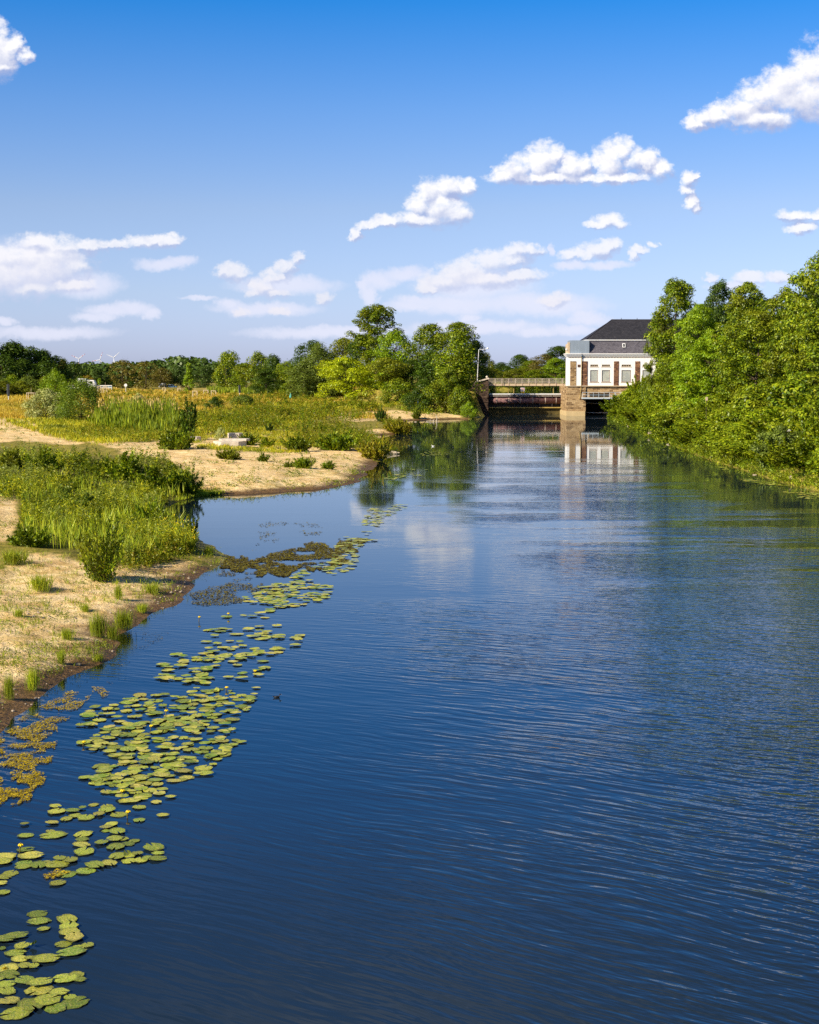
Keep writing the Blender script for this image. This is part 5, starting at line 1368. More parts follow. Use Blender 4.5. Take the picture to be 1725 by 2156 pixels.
# the small far pads: hundreds, one object
far_polys = [(main_poly, 150), ([(425,1330),(470,1316),(540,1318),(590,1330),(600,1365),(570,1392),(545,1425),(500,1430),(440,1440),(380,1440),(330,1430),(345,1400),(320,1382),(370,1372),(400,1385),(440,1360)], 150),
 ([(500,1265),(540,1240),(600,1225),(640,1200),(690,1185),(760,1160),(740,1200),(700,1230),(690,1260),(640,1275),(560,1290)], 230),
 ([(690,1170),(730,1130),(800,1136),(760,1150),(730,1180),(700,1200)], 60),
 ([(760,1110),(780,1070),(860,1062),(850,1075),(810,1090),(800,1105),(770,1128)], 90),
 ([(430,1318),(460,1300),(540,1300),(620,1340),(615,1375),(640,1330),(560,1290),(470,1300)], 18),
 ([(885,955),(905,948),(945,953),(940,961),(890,961)], 30),
 ([(805,1008),(850,994),(893,1000),(880,1010),(820,1010)], 26),
 ([(820,990),(900,985),(900,990)], 6),
 ([(1555,1006),(1590,1010),(1660,1024),(1600,1020),(1560,1012)], 40),
 ([(1650,1036),(1725,1040),(1725,1055),(1680,1050)], 34),
 ([(1490,975),(1540,988),(1530,990),(1480,978)], 14)]
vs = []; fs = []; rr = random.Random(33)
shp = [pad_shape(i, 12) for i in range(5)]
for poly, n in far_polys:
    for a_, b_, c_ in jit_place(poly, n, widthf, '', '', 0.55, rr):
        x, y = at(a_, b_)
        if b_ < 1440 and float(fbm(np.array([a_ * .03]), np.array([b_ * .09]), 71, 3)[0]) < 0.42: continue
        s = (0.17 if b_ < 1440 else 0.125) * rr.uniform(.7, 1.2); an = rr.uniform(0, 6.28); ca_, sa_ = math.cos(an), math.sin(an)
        z = 0.02 + rr.random() * 0.03; k = len(vs); tx, ty = rr.uniform(-.05, .05), rr.uniform(-.05, .05)
        pts = shp[rr.randrange(5)]
        vs.append((x, y, z)); vs += [(x + s * (px_ * ca_ - py_ * sa_), y + s * (px_ * sa_ + py_ * ca_), z + tx * px_ * s + ty * py_ * s + pz_ * s * 1.5) for px_, py_, pz_ in pts]
        fs += [(k, k + 1 + i, k + 2 + i) for i in range(len(pts) - 1)]
me = bpy.data.meshes.new('distant_lily_pads'); me.from_pydata(vs, [], fs); me.update()
o = link('distant_lily_pads', me, M['pad_far']); tag(o, 'small distant lily pads in drifts beyond the main field', 'lily pads', None, 'stuff')
# yellow buds on stalks
def bud(dx, dy, h, label):
    x, y = at(dx, dy); r = empty('water_lily_flower', (x, y, 0)); tag(r, label, 'flower', 'yellow water lily buds')
    s = MB(); s.tube([(0, 0, -.05), (0.01, 0, h * .6), (0.02, 0.01, h)], 0.012, 6); s.build('stalk', M['stem'], r)
    b = MB(); h *= .6; b.ball((0.02, 0.01, h + .02), 0.032, 8, 6, (1, 1, .8))
    for k in range(5):
        a = k * 1.256; b.ball((0.02 + .03 * math.cos(a), .01 + .03 * math.sin(a), h + .022), 0.02, 6, 4, (1, 1, 1))
    b.build('bloom', M['flower_y'], r, smooth=True)
for dx, dy, h, lb in [(41.5,1794,.16,'yellow bud in the wide patch at the left edge'),(268,1722,.15,'yellow bud with reflection in the loose row below the main field'),(256,1675,.12,'yellow bud at the bottom end of the main field'),(349,1513,.28,'tall pale stalked flower in the middle of the main field'),(175,1570,.10,'yellow bud on the left fringe of the main field'),(317,1536,.10,'yellow bud in the centre of the main field'),(476,1454,.10,'yellow bud between upright leaves at the top of the lower field'),(419,1309,.22,'yellow flower standing alone above the main field'),(480,1300,.18,'brownish bud standing above the upper field'),(536,1418,.08,'yellow bud at the right side of the upper field')]:
    bud(dx, dy, h, lb)
for dx, dy, lb in [(456,1456,'upright green leaf left of the bud at the top of the lower field'),(488,1456,'upright green leaf right of the bud at the top of the lower field'),(400,1480,'curled dark green leaf in the upper centre of the main field'),(276,1596,'rolled leaf on the lower left of the main field')]:
    put_pad(dx, dy, 16, lb, None, PF[rp.randrange(2)], 0.02)

# ------------------------------------------------------------------ floating weed
def weed(poly, n, size, mat, name, label, thr=0.5, sc=0.9, seed=3, z=0.012, flat=0.15):
    r = np.random.default_rng(seed)
    q = rand_px(poly, n, r); wq = (fbm(q[:, 0] * 0.03, q[:, 1] * 0.06, seed + 1, 4) - 0.42) * 60
    q = q[sdist(q[:, 0], q[:, 1], poly) > wq]; x = np.array([at(a, b) for a, b in q])
    c = fbm(x[:, 0] * sc, x[:, 1] * sc * 0.8, seed, 4)
    x = x[c > thr]; k = len(x)
    P = np.stack([x[:, 0], x[:, 1], z + 0.02 * r.random(k)], 1)
    N = nrmz(np.stack([r.normal(size=k) * flat, r.normal(size=k) * flat, np.ones(k)], 1))
    L = size * (0.5 + r.random(k))
    cover(name, leaf_verts(P, N, L, L * 0.5, r, fold=0.05), mat, label, 'water weed')
M['weed_gold'] = mat_leaf('golden_weed', [(0.14, 0.10, 0.015), (0.30, 0.23, 0.02), (0.46, 0.36, 0.03)], trans=0.1, nscale=1.5, gloss=0.03)
M['weed_dark'] = mat_leaf('dark_weed', [(0.035, 0.028, 0.014), (0.08, 0.065, 0.022), (0.16, 0.15, 0.03)], trans=0.1, nscale=1.0, gloss=0.03)
weed([(-20,1540),(40,1515),(100,1478),(150,1445),(215,1448),(235,1462),(170,1490),(130,1530),(110,1600),(90,1660),(50,1700),(-20,1720)], 24000, 0.042, 'weed_gold', 'golden_weed', 'golden brown floating weed along the near left shore', 0.45, 3.2, 5)
weed([(-20,1780),(60,1790),(130,1810),(170,1830),(120,1850),(-20,1860)], 2500, 0.05, 'weed_gold', 'weed_patch', 'golden weed around the pads of the wide left patch', 0.53, 1.8, 6)
weed([(-20,2030),(60,2040),(85,2070),(-20,2100)], 900, 0.05, 'weed_gold', 'weed_scrap', 'brown weed between the pads above the bottom left corner', 0.52, 2.2, 7)
weed([(480,1172),(560,1168),(640,1150),(640,1136),(740,1132),(800,1137),(740,1150),(760,1165),(720,1190),(680,1200),(600,1215),(540,1215),(480,1200),(455,1205)], 26000, 0.10, 'weed_dark', 'dark_weed', 'dark brown weed mat reaching from the point of the near bank into the river', 0.36, 0.8, 8)
weed([(400,1250),(470,1200),(560,1225),(640,1235),(560,1262),(470,1275),(400,1280)], 6000, 0.08, 'weed_dark', 'loose_weed', 'broken dark weed below the point of the near bank', 0.52, 0.9, 9)
weed([(530,1160),(540,1090),(600,1090),(700,1110),(650,1140)], 1800, 0.10, 'weed_dark', 'cove_weed', 'few dark weed scraps floating in the cove', 0.60, 0.8, 10)
weed([(200,1440),(330,1300),(480,1240),(500,1260),(360,1330),(230,1450)], 900, 0.05, 'weed_dark', 'shore_weed', 'scraps of weed drifting along the near shore', 0.58, 1.2, 12)
# ------------------------------------------------------------------ weir house
def root(name, label, cat, loc=(0, 0, 0), group=None, rz=0):
    return tag(empty(name, loc, rz), label, cat, group)
YF = 270.0; YB = 283.0; XL, XM, XR = 29.36, 32.0, 58.0
wh = root('weir_house', 'white weir house on a sandstone base with a slate mansard roof', 'building')
def face(x0, x1, y, z0, z1, mb):   # thin slab standing in front of plane y
    mb.box(x0, x1, y - 0.06, y + 0.25, z0, z1)
# stone base: river pier, lintel band and the walls between the openings
b = MB()
b.box(XL, 32.85, YF, YF + 12, 0.85, 3.12); b.box(XL, 32.85, YF + 0.10, YF + 12, 3.12, 5.45)
b.box(32.85, XR, YF + 0.35, YF + 12.5, 3.12, 5.45)
b.box(41.6, XR, YF + 0.35, YF + 12.5, -1.5, 3.12)
st_ob = b.build('stone_base', M['stone'], wh)
b = MB(); b.box(XL - 0.12, 32.75, YF - 0.18, YF + 12, -1.5, 0.85); b.build('plinth', M['plinth'], wh)
# opening with dark passage and its battered pier
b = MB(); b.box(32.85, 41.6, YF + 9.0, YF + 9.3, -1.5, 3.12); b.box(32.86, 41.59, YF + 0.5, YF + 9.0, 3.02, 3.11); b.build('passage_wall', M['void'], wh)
b = MB(); b.tube([(32.9, YF + 2.6, 2.35), (37.3, YF + 2.6, 2.15)], 0.06, 6); b.tube([(32.9, YF + 2.0, 0.55), (37.3, YF + 2.0, 0.50)], 0.07, 6); b.build('cross_bar', M['pale_steel'], wh)
b = MB(); b.prism([(37.35, -1.5), (38.75, -1.5), (38.55, 3.1), (37.75, 3.1)], 'y', YF - 0.05, YF + 9.0); b.build('pier', M['plinth'], wh)
# ledge between stone and render
b = MB(); b.box(XL - .08, 32.0, YF - 0.10, YF + 4.2, 5.45, 5.62); b.box(32.0, XR, YF - 0.02, YF + 12.6, 5.45, 5.62); b.build('ledge', M['stone_pale'], wh)
# rendered walls: wing (forward) and main body with real window openings
wins = [(33.67,35.12),(35.84,37.35),(39.5,41.25),(43.4,45.15),(47.3,49.05),(51.2,52.65),(53.4,54.85)]
zb0, zb1, zt0, zt1 = 6.30, 8.47, 9.15, 9.50
b = MB(); b.box(29.5, 31.96, YF, YF + 4.0, 5.62, 11.0); 
yw0, yw1 = YF + 0.18, YF + 0.55
b.box(31.96, XR, yw0, yw1, 5.62, zb0); b.box(31.96, XR, yw0, yw1, zb1, zt0); b.box(31.96, XR, yw0, yw1, zt1, 11.0)
xs = [31.96] + [v for w in wins for v in w] + [XR]
for i in range(0, len(xs), 2):
    b.box(xs[i], xs[i + 1], yw0, yw1, zb0, zb1); b.box(xs[i], xs[i + 1], yw0, yw1, zt0, zt1)
b.box(31.98, 32.3, yw1, YF + 12.4, 5.62, 11.0); b.box(XR - .3, XR, yw1, YF + 12.4, 5.62, 11.0); b.box(32.3, XR - .3, YF + 12.1, YF + 12.4, 5.62, 11.0)
b.box(32.3, XR - .3, yw1, YF + 12.1, 5.63, 5.8)
b.build('wall', M['render'], wh)
# stone pilasters
for x0, x1, yy, mt in ((29.9, 31.0, YF - 0.07, 'stone'), (32.03, 33.15, yw0 - 0.08, 'stone_red'), (38.05, 38.95, yw0 - 0.08, 'stone_red'), (42.0, 42.9, yw0 - 0.08, 'stone_red'), (45.95, 46.85, yw0 - 0.08, 'stone_red'), (49.6, 50.5, yw0 - .08, 'stone_red'), (56.6, 57.7, yw0 - .08, 'stone_red')):
    b = MB(); b.box(x0, x1, yy, yy + 0.2, 5.63, 10.12); p_ = b.build('pilaster', M[mt], wh)
# windows
for (x0, x1) in wins:
    b = MB(); b.box(x0, x1, yw0 + 0.14, yw0 + 0.17, zb0, zb1); wn = b.build('window', M['pane'], wh)
    f_ = MB(); yq = yw0 + 0.06
    f_.box(x0, x0 + .07, yq, yq + .09, zb0, zb1); f_.box(x1 - .07, x1, yq, yq + .09, zb0, zb1); f_.box(x0 + .07, x1 - .07, yq, yq + .09, zb1 - .07, zb1); f_.box(x0 + .07, x1 - .07, yq, yq + .09, zb0, zb0 + .07)
    f_.build('frame', M['rust'], wn)
    s_ = MB(); s_.box(x0 - .15, x1 + .15, yw0 - .07, yw0 + .06, zb0 - .12, zb0 - .003); s_.box(x0 - .15, x1 + .15, yw0 - .05, yw0 - 0.003, zt0 - .12, zt0 - 0.02); s_.build('sill', M['stone_pale'], wn)
    b = MB(); b.box(x0, x1, yw0 + 0.2, yw0 + 0.23, zt0, zt1); tw = b.build('transom_window', M['glass'], wh)
    g_ = MB(); n_ = 4
    for k in range(1, n_): xx = x0 + (x1 - x0) * k / n_; g_.box(xx - .03, xx + .03, yw0 + .1, yw0 + .16, zt0, zt1)
    g_.box(x0, x1, yw0 + .11, yw0 + .15, zt0 + .10, zt0 + .13); g_.box(x0, x1, yw0 + .11, yw0 + .15, zt1 - .13, zt1 - .10)
    g_.build('muntin', M['stone_pale'], tw)
b = MB(); b.box(31.28, 31.85, YF - 0.015, YF + .02, 9.02, 9.52); lw = b.build('louvre', M['stone_red'], wh)
b = MB(); b.box(31.36, 31.46, YF - 0.05, YF - .018, 9.1, 9.45); b.box(31.66, 31.76, YF - 0.05, YF - .018, 9.1, 9.45); b.box(31.36, 31.76, YF - 0.05, YF - .018, 9.02, 9.08); b.build('bracket', M['dark_steel'], lw)
# cornice: stepped bands and dentils
b = MB()
for (z0, z1, o_) in ((11.0, 11.22, 0.18), (11.22, 11.42, 0.34), (11.42, 11.56, 0.46)):
    b.box(29.5 - o_, 31.96 + 0.002, YF - o_, YF + 4.0, z0, z1); b.box(31.962, XR + o_, yw0 - o_, YF + 12.4 + o_, z0, z1)
b.build('cornice', M['render'], wh)
b = MB(); x = 29.5
while x < XR:
    yy = YF if x < 31.9 else yw0
    b.box(x, x + .13, yy - .12, yy - .003, 10.82, 10.97); x += .28
b.build('dentils', M['stone_pale'], wh)
# mansard skirt, concave, hipped at both ends
prof = [(0.0, 11.56), (0.25, 11.75), (0.62, 12.25), (0.92, 12.9), (1.15, 13.5), (1.3, 14.0)]
def skirt(mb, x0, x1, y0, y1, prof):
    vs = []; fs = []
    for (o_, z) in prof:
        vs += [(x0 + o_, y0 + o_, z), (x1 - o_, y0 + o_, z), (x1 - o_, y1 - o_, z), (x0 + o_, y1 - o_, z)]
    for i in range(len(prof) - 1):
        for k in range(4): a = i * 4 + k; c = i * 4 + (k + 1) % 4; fs.append((a, c, c + 4, a + 4))
    mb.add(vs, fs)
b = MB(); skirt(b, 31.85, XR + .3, yw0 - .32, YF + 12.7, prof); b.build('mansard', M['slate_grey'], wh)
rf = MB(); x0, x1, y0, y1 = 31.85 + 1.05, XR + .3 - 1.05, yw0 - .32 + 1.05, YF + 12.7 - 1.05
zr0, zr1 = 14.18, 18.0; ym = (y0 + y1) / 2; hx = (y1 - y0) / 2 + 0.1
rf.add([(x0, y0, zr0), (x1, y0, zr0), (x1, y1, zr0), (x0, y1, zr0), (x0 + hx, ym, zr1), (x1 - hx, ym, zr1)], [(0, 1, 5, 4), (1, 2, 5), (2, 3, 4, 5), (3, 0, 4), (3, 2, 1, 0)])
ro = rf.build('roof', M['slate_dark'], wh)
b = MB(); b.box(x0 + .04, x1 - .04, y0 + .04, y1 - .04, 13.98, 14.176); b.build('eave_board', M['white_paint'], ro)
b = MB(); b.tube([(x0 + hx, ym, zr1 + .03), (x1 - hx, ym, zr1 + .03)], .07, 6); b.tube([(x0, y0, zr0 + .04), (x0 + hx, ym, zr1 + .03)], .06, 6); b.tube([(x0 + 7.3, ym, zr1), (x0 + 7.3, ym, zr1 + .35)], .05, 6); b.tube([(x0 + 10.3, ym, zr1), (x0 + 10.3, ym, zr1 + .35)], .05, 6); b.build('ridge', M['dark_steel'], ro)
# skylight in the mansard
b = MB(); xs0 = 39.65; b.prism([(YF + .55, 12.66), (YF + .86, 13.42), (YF + .80, 13.46), (YF + .46, 12.70)], 'x', xs0, xs0 + .56); sk = b.build('roof_window', M['white_paint'], wh)
b = MB(); b.prism([(YF + .52, 12.80), (YF + .74, 13.33), (YF + .72, 13.35), (YF + .49, 12.81)], 'x', xs0 + .12, xs0 + .44); b.build('pane', M['glass'], sk)
# wing roof: zinc box with pale edge
b = MB(); b.box(29.8, 33.4, YF - .1, YF + 3.9, 11.565, 13.98); b.build('wing_roof', M['zinc'], wh)
b = MB(); b.box(29.42, 29.79, YF - .14, YF + 3.9, 11.565, 13.3); b.box(29.42, 29.79, YF - .14, YF + 1.0, 13.3, 13.6); b.build('parapet', M['stone_pale'], wh)
b = MB(); b.ball((29.15, YF - .1, 12.3), .18, 8, 6); b.tube([(29.15, YF - .1, 12.2), (29.5, YF, 12.0)], .05, 6); b.build('globe_lamp', M['white_paint'], wh)
b = MB(); b.ball((46.9, YF - .35, 8.9), .24, 8, 6); b.tube([(46.9, YF - .35, 8.8), (46.9, YF + .15, 8.7)], .05, 6); b.build('globe_lamp', M['white_paint'], wh)
# drain pipe at the joint of wing and main body
b = MB(); b.tube([(32.0, YF - .06, 11.0), (31.98, YF - .06, 5.7)], .05, 6); b.tube([(31.98, YF - .06, 5.5), (31.7, YF - .06, 3.2)], .05, 6); b.build('drain_pipe', M['ochre_paint'], wh)
# service walkway with railing over the intake
wk = MB(); wk.box(32.1, 45.0, YF - 1.0, YF + .33, 3.16, 3.42); wko = wk.build('walkway', M['grey_paint'], wh)
rl = MB(); x = 32.15
while x < 45: rl.tube([(x, YF - .97, 3.4), (x, YF - .97, 4.36)], .035, 5); x += 1.0
for z in (3.88, 4.36): rl.tube([(32.15, YF - .97, z), (45, YF - .97, z)], .035, 5)
rl.box(38.1, 38.32, YF - 1.05, YF - .9, 3.1, 4.2)
rl.build('railing', M['grey_paint'], wko)
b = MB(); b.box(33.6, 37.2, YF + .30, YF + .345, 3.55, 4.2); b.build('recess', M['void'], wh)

# ------------------------------------------------------------------ left pier and weir
YG = 281.0
ab = root('weir_pier', 'dark stone pier at the left end of the weir', 'pier')
b = MB()
vs = [(12.5, YG - 1, -1.5), (15.25, YG - 1, -1.5), (15.25, YG + 9, -1.5), (12.5, YG + 9, -1.5), (12.6, YG - 1, 6.0), (15.25, YG - 1, 6.75), (15.25, YG + 9, 6.75), (12.6, YG + 9, 6.0)]
b.add(vs, [(0, 3, 2, 1), (4, 5, 6, 7), (0, 1, 5, 4), (1, 2, 6, 5), (2, 3, 7, 6), (3, 0, 4, 7)])
b.box(6.0, 12.5, YG - .6, YG + 9, -1.5, 5.2)
b.build('masonry', M['stone_dark'], ab)
b = MB(); b.add([(12.5, YG - 1.2, 6.0), (15.35, YG - 1.2, 6.8), (15.35, YG + 1, 6.8), (12.5, YG + 1, 6.0), (12.5, YG - 1.2, 6.22), (15.35, YG - 1.2, 7.02), (15.35, YG + 1, 7.02), (12.5, YG + 1, 6.22)], [(0, 3, 2, 1), (4, 5, 6, 7), (0, 1, 5, 4), (1, 2, 6, 5), (2, 3, 7, 6), (3, 0, 4, 7)])
b.ball((14.95, YG - .8, 7.2), .22, 8, 6); b.build('coping', M['concrete'], ab)
b = MB(); b.box(12.3, 15.3, YG - 1.25, YG - .9, -1.5, .25); b.build('footing', M['stone_dark'], ab)
bl = MB(); bl.box(30.0, 33, YG - .3, YG + 9, -1.5, 5.4); rp_ = root('river_wall', 'stone wall of the weir house beside the right end of the gate', 'wall'); bl.build('masonry', M['stone'], rp_)

gt = root('weir_gate', 'rusty roller gate of the weir with a long drum between beams', 'gate')
b = MB(); b.box(15.26, 29.99, YG + .2, YG + 1.4, -1.5, 1.15); b.build('sill', M['moss_wall'], gt)
b = MB(); b.box(15.26, 29.99, YG + 1.0, YG + 1.2, 1.15, 3.95); b.build('skin_plate', M['dark_steel'], gt)
b = MB(); b.cyl((15.5, YG + .35, 2.62), (29.7, YG + .35, 2.62), .62, 24)
b.build('drum', M['rust'], gt, smooth=True)
b = MB()
for x in (16.9, 19.2, 21.4, 23.9, 26.3, 28.4): b.cyl((x, YG + .35, 2.62), (x + .10, YG + .35, 2.62), .66, 24)
b.build('drum_band', M['pale_steel'], gt)
b = MB(); b.box(15.5, 29.9, YG - .35, YG + .9, 3.78, 3.98); b.build('top_beam', M['white_paint'], gt)
b = MB(); b.box(15.5, 29.9, YG - .30, YG - .05, 3.46, 3.58); b.build('upper_beam', M['pale_steel'], gt)
b = MB(); b.box(15.5, 29.9, YG - .35, YG + .9, 1.18, 1.36); b.build('lower_beam', M['ochre_paint'], gt)
for x in (20.3, 22.8, 25.2, 27.6):
    b = MB(); b.box(x, x + .14, YG - .30, YG + .95, 3.2, 3.777); b.build('strut', M['dark_steel'], gt)
    b = MB(); b.box(x, x + .14, YG - .30, YG + .95, 1.362, 2.05); b.build('strut', M['dark_steel'], gt)
b = MB(); b.tube([(30.1, YG - .5, 1.2), (30.1, YG - .5, 3.9)], .10, 8); b.ball((30.05, YG - .5, 4.1), .16, 8, 6); b.tube([(29.7, YG - .5, 1.25), (29.75, YG - .5, 2.1)], .08, 6); b.build('guide_rail', M['ochre_paint'], gt)

fb_ = root('footbridge', 'light footbridge with railing crossing above the weir gate', 'bridge')
YB_ = YG + 4.5; zs = 8 + (5.62 - 8) * (YB_ / YG)
b = MB(); b.box(15.27, 30.6, YB_, YB_ + 1.8, 5.42, 5.86); b.build('deck', M['stone_pale'], fb_)
b = MB(); x = 15.6
while x < 30.5: b.box(x, x + .05, YB_ - .05, YB_ - .003, 5.40, 5.9); x += 1.33
b.build('deck_rib', M['rust'], fb_)
for yy in (YB_ + .02, YB_ + 1.75):
    b = MB(); x = 15.6
    while x < 30.5: b.tube([(x, yy, 5.86), (x, yy, 6.85)], .035, 5); x += 1.33
    for z in (6.85, 6.55, 6.25, 6.02): b.tube([(15.3, yy, z), (30.6, yy, z)], .028, 5)
    x = 15.4
    while x < 30.5: b.tube([(x, yy, 6.0), (x, yy, 6.84)], .008, 4, False); x += .18
    b.build('railing', M['pale_steel'], fb_)
for x in (16.9, 19.5, 20.6, 28.4, 29.9, 15.5):
    b = MB(); b.tube([(x, YB_ + .5, 3.2), (x, YB_ + .5, 5.42)], .08 if x != 15.5 else .14, 6); b.build('hanger', M['ochre_paint'], fb_)

# lamp post on the pier
lp = root('lamp_post', 'white street lamp post on the dark stone pier', 'street lamp', (13.15, YG + .5, 6.1))
b = MB(); b.tube([(0, 0, 0), (.10, 0, 2.5), (.28, 0, 6.35)], [.08, .065, .055], 8); b.build('pole', M['white_paint'], lp)
b = MB(); b.tube([(.28, 0, 6.33), (1.1, -.05, 6.42), (1.85, -.1, 6.5)], .04, 6); b.build('arm', M['white_paint'], lp)
b = MB(); b.ball((2.0, -.1, 6.6), .2, 10, 6, (1.1, .8, .9)); b.build('lamp_head', M['white_paint'], lp, smooth=True)
# buoy and warning board above the gate
bo = root('warning_board', 'white and red warning board above the middle of the weir gate', 'sign', (21.95, YG + .1, 3.98))
b = MB(); b.box(-.42, .42, -.04, .04, .78, 1.12); b.box(-.36, .36, -.04, .04, .42, .66); b.build('panel', M['white_paint'], bo)
b = MB(); b.box(-.30, .30, -.06, -.042, .90, 1.0); b.box(-.40, .40, -.06, .0, .66, .76); b.build('stripe', M['red_paint'], bo)
b = MB(); b.tube([(0, .08, 0), (0, .08, 1.1)], .04, 6); b.build('post', M['pale_steel'], bo)
by = root('buoy', 'yellow buoy resting on the gate below the warning board', 'buoy', (21.95, YG - .05, 3.98))
b = MB(); b.ball((0, 0, .22), .36, 10, 6, (1, 1, .62)); b.build('float', M['yellow_paint'], by, smooth=True)
b = MB(); b.tube([(0, 0, .4), (0, 0, .5)], .1, 6); b.build('ring', M['pale_steel'], by)

# ------------------------------------------------------------------ concrete blocks on the beach
def hexblock(name, cx, base, wpx, h, asp, label, rz=0.0):
    x, y, z = ground_at(cx, base); w = wpx * y / F
    b = MB(); a = w / 2; d = w * asp
    b.prism([(-a, d * .05), (-a * .55, -d * .5), (a * .52, -d * .5), (a, d * .1), (a * .7, d * .5), (-a * .7, d * .5)], 'z', -0.3, h)
    o = b.build(name, M['concrete'], None, (x, y + d * .5, z)); o.rotation_euler = (0, 0, rz); tag(o, label, 'concrete block'); 
    bm_bevel(o); return o
def bm_bevel(o, w=0.025):
    md = o.modifiers.new('bevel', 'BEVEL'); md.width = w; md.segments = 2
hexblock('concrete_slab', 481, 941, 70, 0.46, 0.8, 'large many sided concrete slab on the upper beach', 0.12)
x, y, z = ground_at(481, 941)
b = MB(); b.prism([(-1.45, .1), (-1.1, -.7), (1.25, -.7), (1.5, .3), (.9, .9), (-1.0, .9)], 'z', 0, .2)
o = b.build('concrete_slab', M['concrete'], None, (x + .32, y + 1.75, z + .46)); tag(o, 'thinner concrete slab lying on top of the large one', 'concrete block'); bm_bevel(o)
hexblock('concrete_slab', 494, 926, 32, 0.62, 0.8, 'squarish concrete block behind the stacked slabs', 0.1)
hexblock('concrete_slab', 406, 930, 32, 0.42, 0.7, 'concrete slab half hidden by the dark young tree', 0.0)

# ------------------------------------------------------------------ driftwood, log, birds
def drift(name, dx, dy, pts, r, label, mat='driftwood'):
    x, y = at(dx, dy); b = MB()
    for p_ in pts: b.tube(p_, [r * (1 - .6 * i / (len(p_) - 1)) for i in range(len(p_))], 6)
    o = b.build(name, M[mat], None, (x, y, 0)); tag(o, label, 'driftwood'); return o
drift('log', 832, 956, [[(.1, .3, .12), (-.7, .1, .25), (-1.6, .5, .5)], [(-.2, .1, .1), (.45, 0, .12)]], .16, 'pale log end sticking into the river from the lower spit')
drift('driftwood', 912, 888, [[(-1.1, 0, .05), (0, .1, .16), (.9, 0, .1)], [(.6, 0, 0), (.65, 0, .6), (.42, 0, 1.25)], [(.1, 0, 0), (.2, 0, .45)], [(-.3, .1, .1), (-.5, 0, .4)]], .10, 'snag of driftwood with one upright branch off the far beach')
drift('branch', 1302, 879, [[(-1.9, 0, .02), (-.6, 0, .22), (.8, 0, .1)], [(-.9, 0, .1), (-.2, 0, .75), (.1, 0, 1.1)], [(-.2, 0, .1), (.9, .2, .3)]], .10, 'dead branch in the water before the weir house opening')
drift('root_snag', 160, 1392, [[(-.4, 0, .05), (0, .1, .25), (.3, 0, .1)]], .03, 'small dark root at the muddy bank edge', 'bark')
def bird(dx, dy, s, body, label, head='white_paint', rz=0.0):
    x, y = at(dx, dy); r = root('water_bird', label, 'bird', (x, y, 0), None, rz)
    b = MB(); b.ball((0, 0, .07), .17, 10, 8, (1.6, .85, .62))
    b.tube([(.16, 0, .10), (.25, 0, .2), (.27, 0, .27)], [.075, .05, .045], 8); b.ball((.30, 0, .30), .062, 8, 6, (1.1, .9, .9))
    b.tube([(-.22, 0, .10), (-.38, 0, .17)], [.07, .015], 6)
    b.build('body', M[body], r, smooth=True)
    k = MB(); k.tube([(.35, 0, .29), (.43, 0, .275)], [.022, .008], 5); k.build('beak', M['yellow_paint'], r)
    r.scale = (s, s, s)
bird(912, 940, .5, 'white_paint', 'white bird swimming near the centre wood reflection', rz=2.8)
bird(1006, 873.5, .9, 'white_paint', 'white bird swimming close below the weir pier', rz=0.4)
bird(583, 1469, .28, 'black_paint', 'dark little bird on open water right of the lily field', rz=0.2)
bird(806, 918, 1.2, 'black_paint', 'dark bird at the sandy edge of the upper spit', rz=1.2)

# ------------------------------------------------------------------ meadow: staked young trees, posts, vehicles, turbines
def staked(cx, base, top, w, label, sap=True):
    x, y, z = ground_at(cx, base); s = y / F; h = (base - top) * s; a = w * s / 2
    r = root('staked_tree', label, 'young tree', (x, y, z), 'staked young trees of the meadow')
    for sx, sy in ((-1, -1), (1, -1), (1, 1), (-1, 1)):
        b = MB(); b.tube([(sx * a, sy * a, -.2), (sx * a, sy * a, h)], .075, 6); b.build('stake', M['timber'], r)
    b = MB()
    for p0, p1 in (((-a, -a), (a, -a)), ((a, -a), (a, a)), ((a, a), (-a, a)), ((-a, a), (-a, -a))):
        b.tube([(*p0, h - .12), (*p1, h - .12)], .07, 6)
    b.build('brace', M['timber'], r)
    b = MB(); b.tube([(0, 0, -.1), (.05, 0, h * 1.5)], [.05, .03], 6); b.build('trunk', M['timber'] if not sap else M['bark_pale'], r)
    rg_ = np.random.default_rng(int(cx)); n = 260
    d = nrmz(rg_.normal(size=(n, 3))); P = d * np.array([.55, .55, 1.1]) * (rg_.random(n) ** .5)[:, None] * h * .45 + np.array([0, 0, h * 1.55])
    if sap:
        cm = leaf_mesh('crown', leaf_verts(P, nrmz(rg_.normal(size=(n, 3)) + [0, 0, .5]), .28, .16, rg_)); link('crown', cm, M['leaf_bright'], r)
    return r
for cx, base, top, w, lb, sp in [(58,824,809,9,'staked young tree behind the one beside the silver bush',True),(66,846,827,14,'staked young tree left of the silver bush',False),(210,830,813,7,'staked young tree in front of the white railing, left of a pair',True),(222,829,813,7,'staked young tree right of the pair by the white railing',False),(411,838,823,9,'staked young tree nearest in the golden meadow',False),(434,832,821,9,'staked young tree second from the left in the group before the far reeds',False),(450,833,822,9,'staked young tree closest to the large full tree',False),(378,826,817,6,'small staked young tree left of the group before the far reeds',False),(346,825,816,6,'small staked young tree beside the parked car',False)]:
    staked(cx, base, top, w, lb, sp)
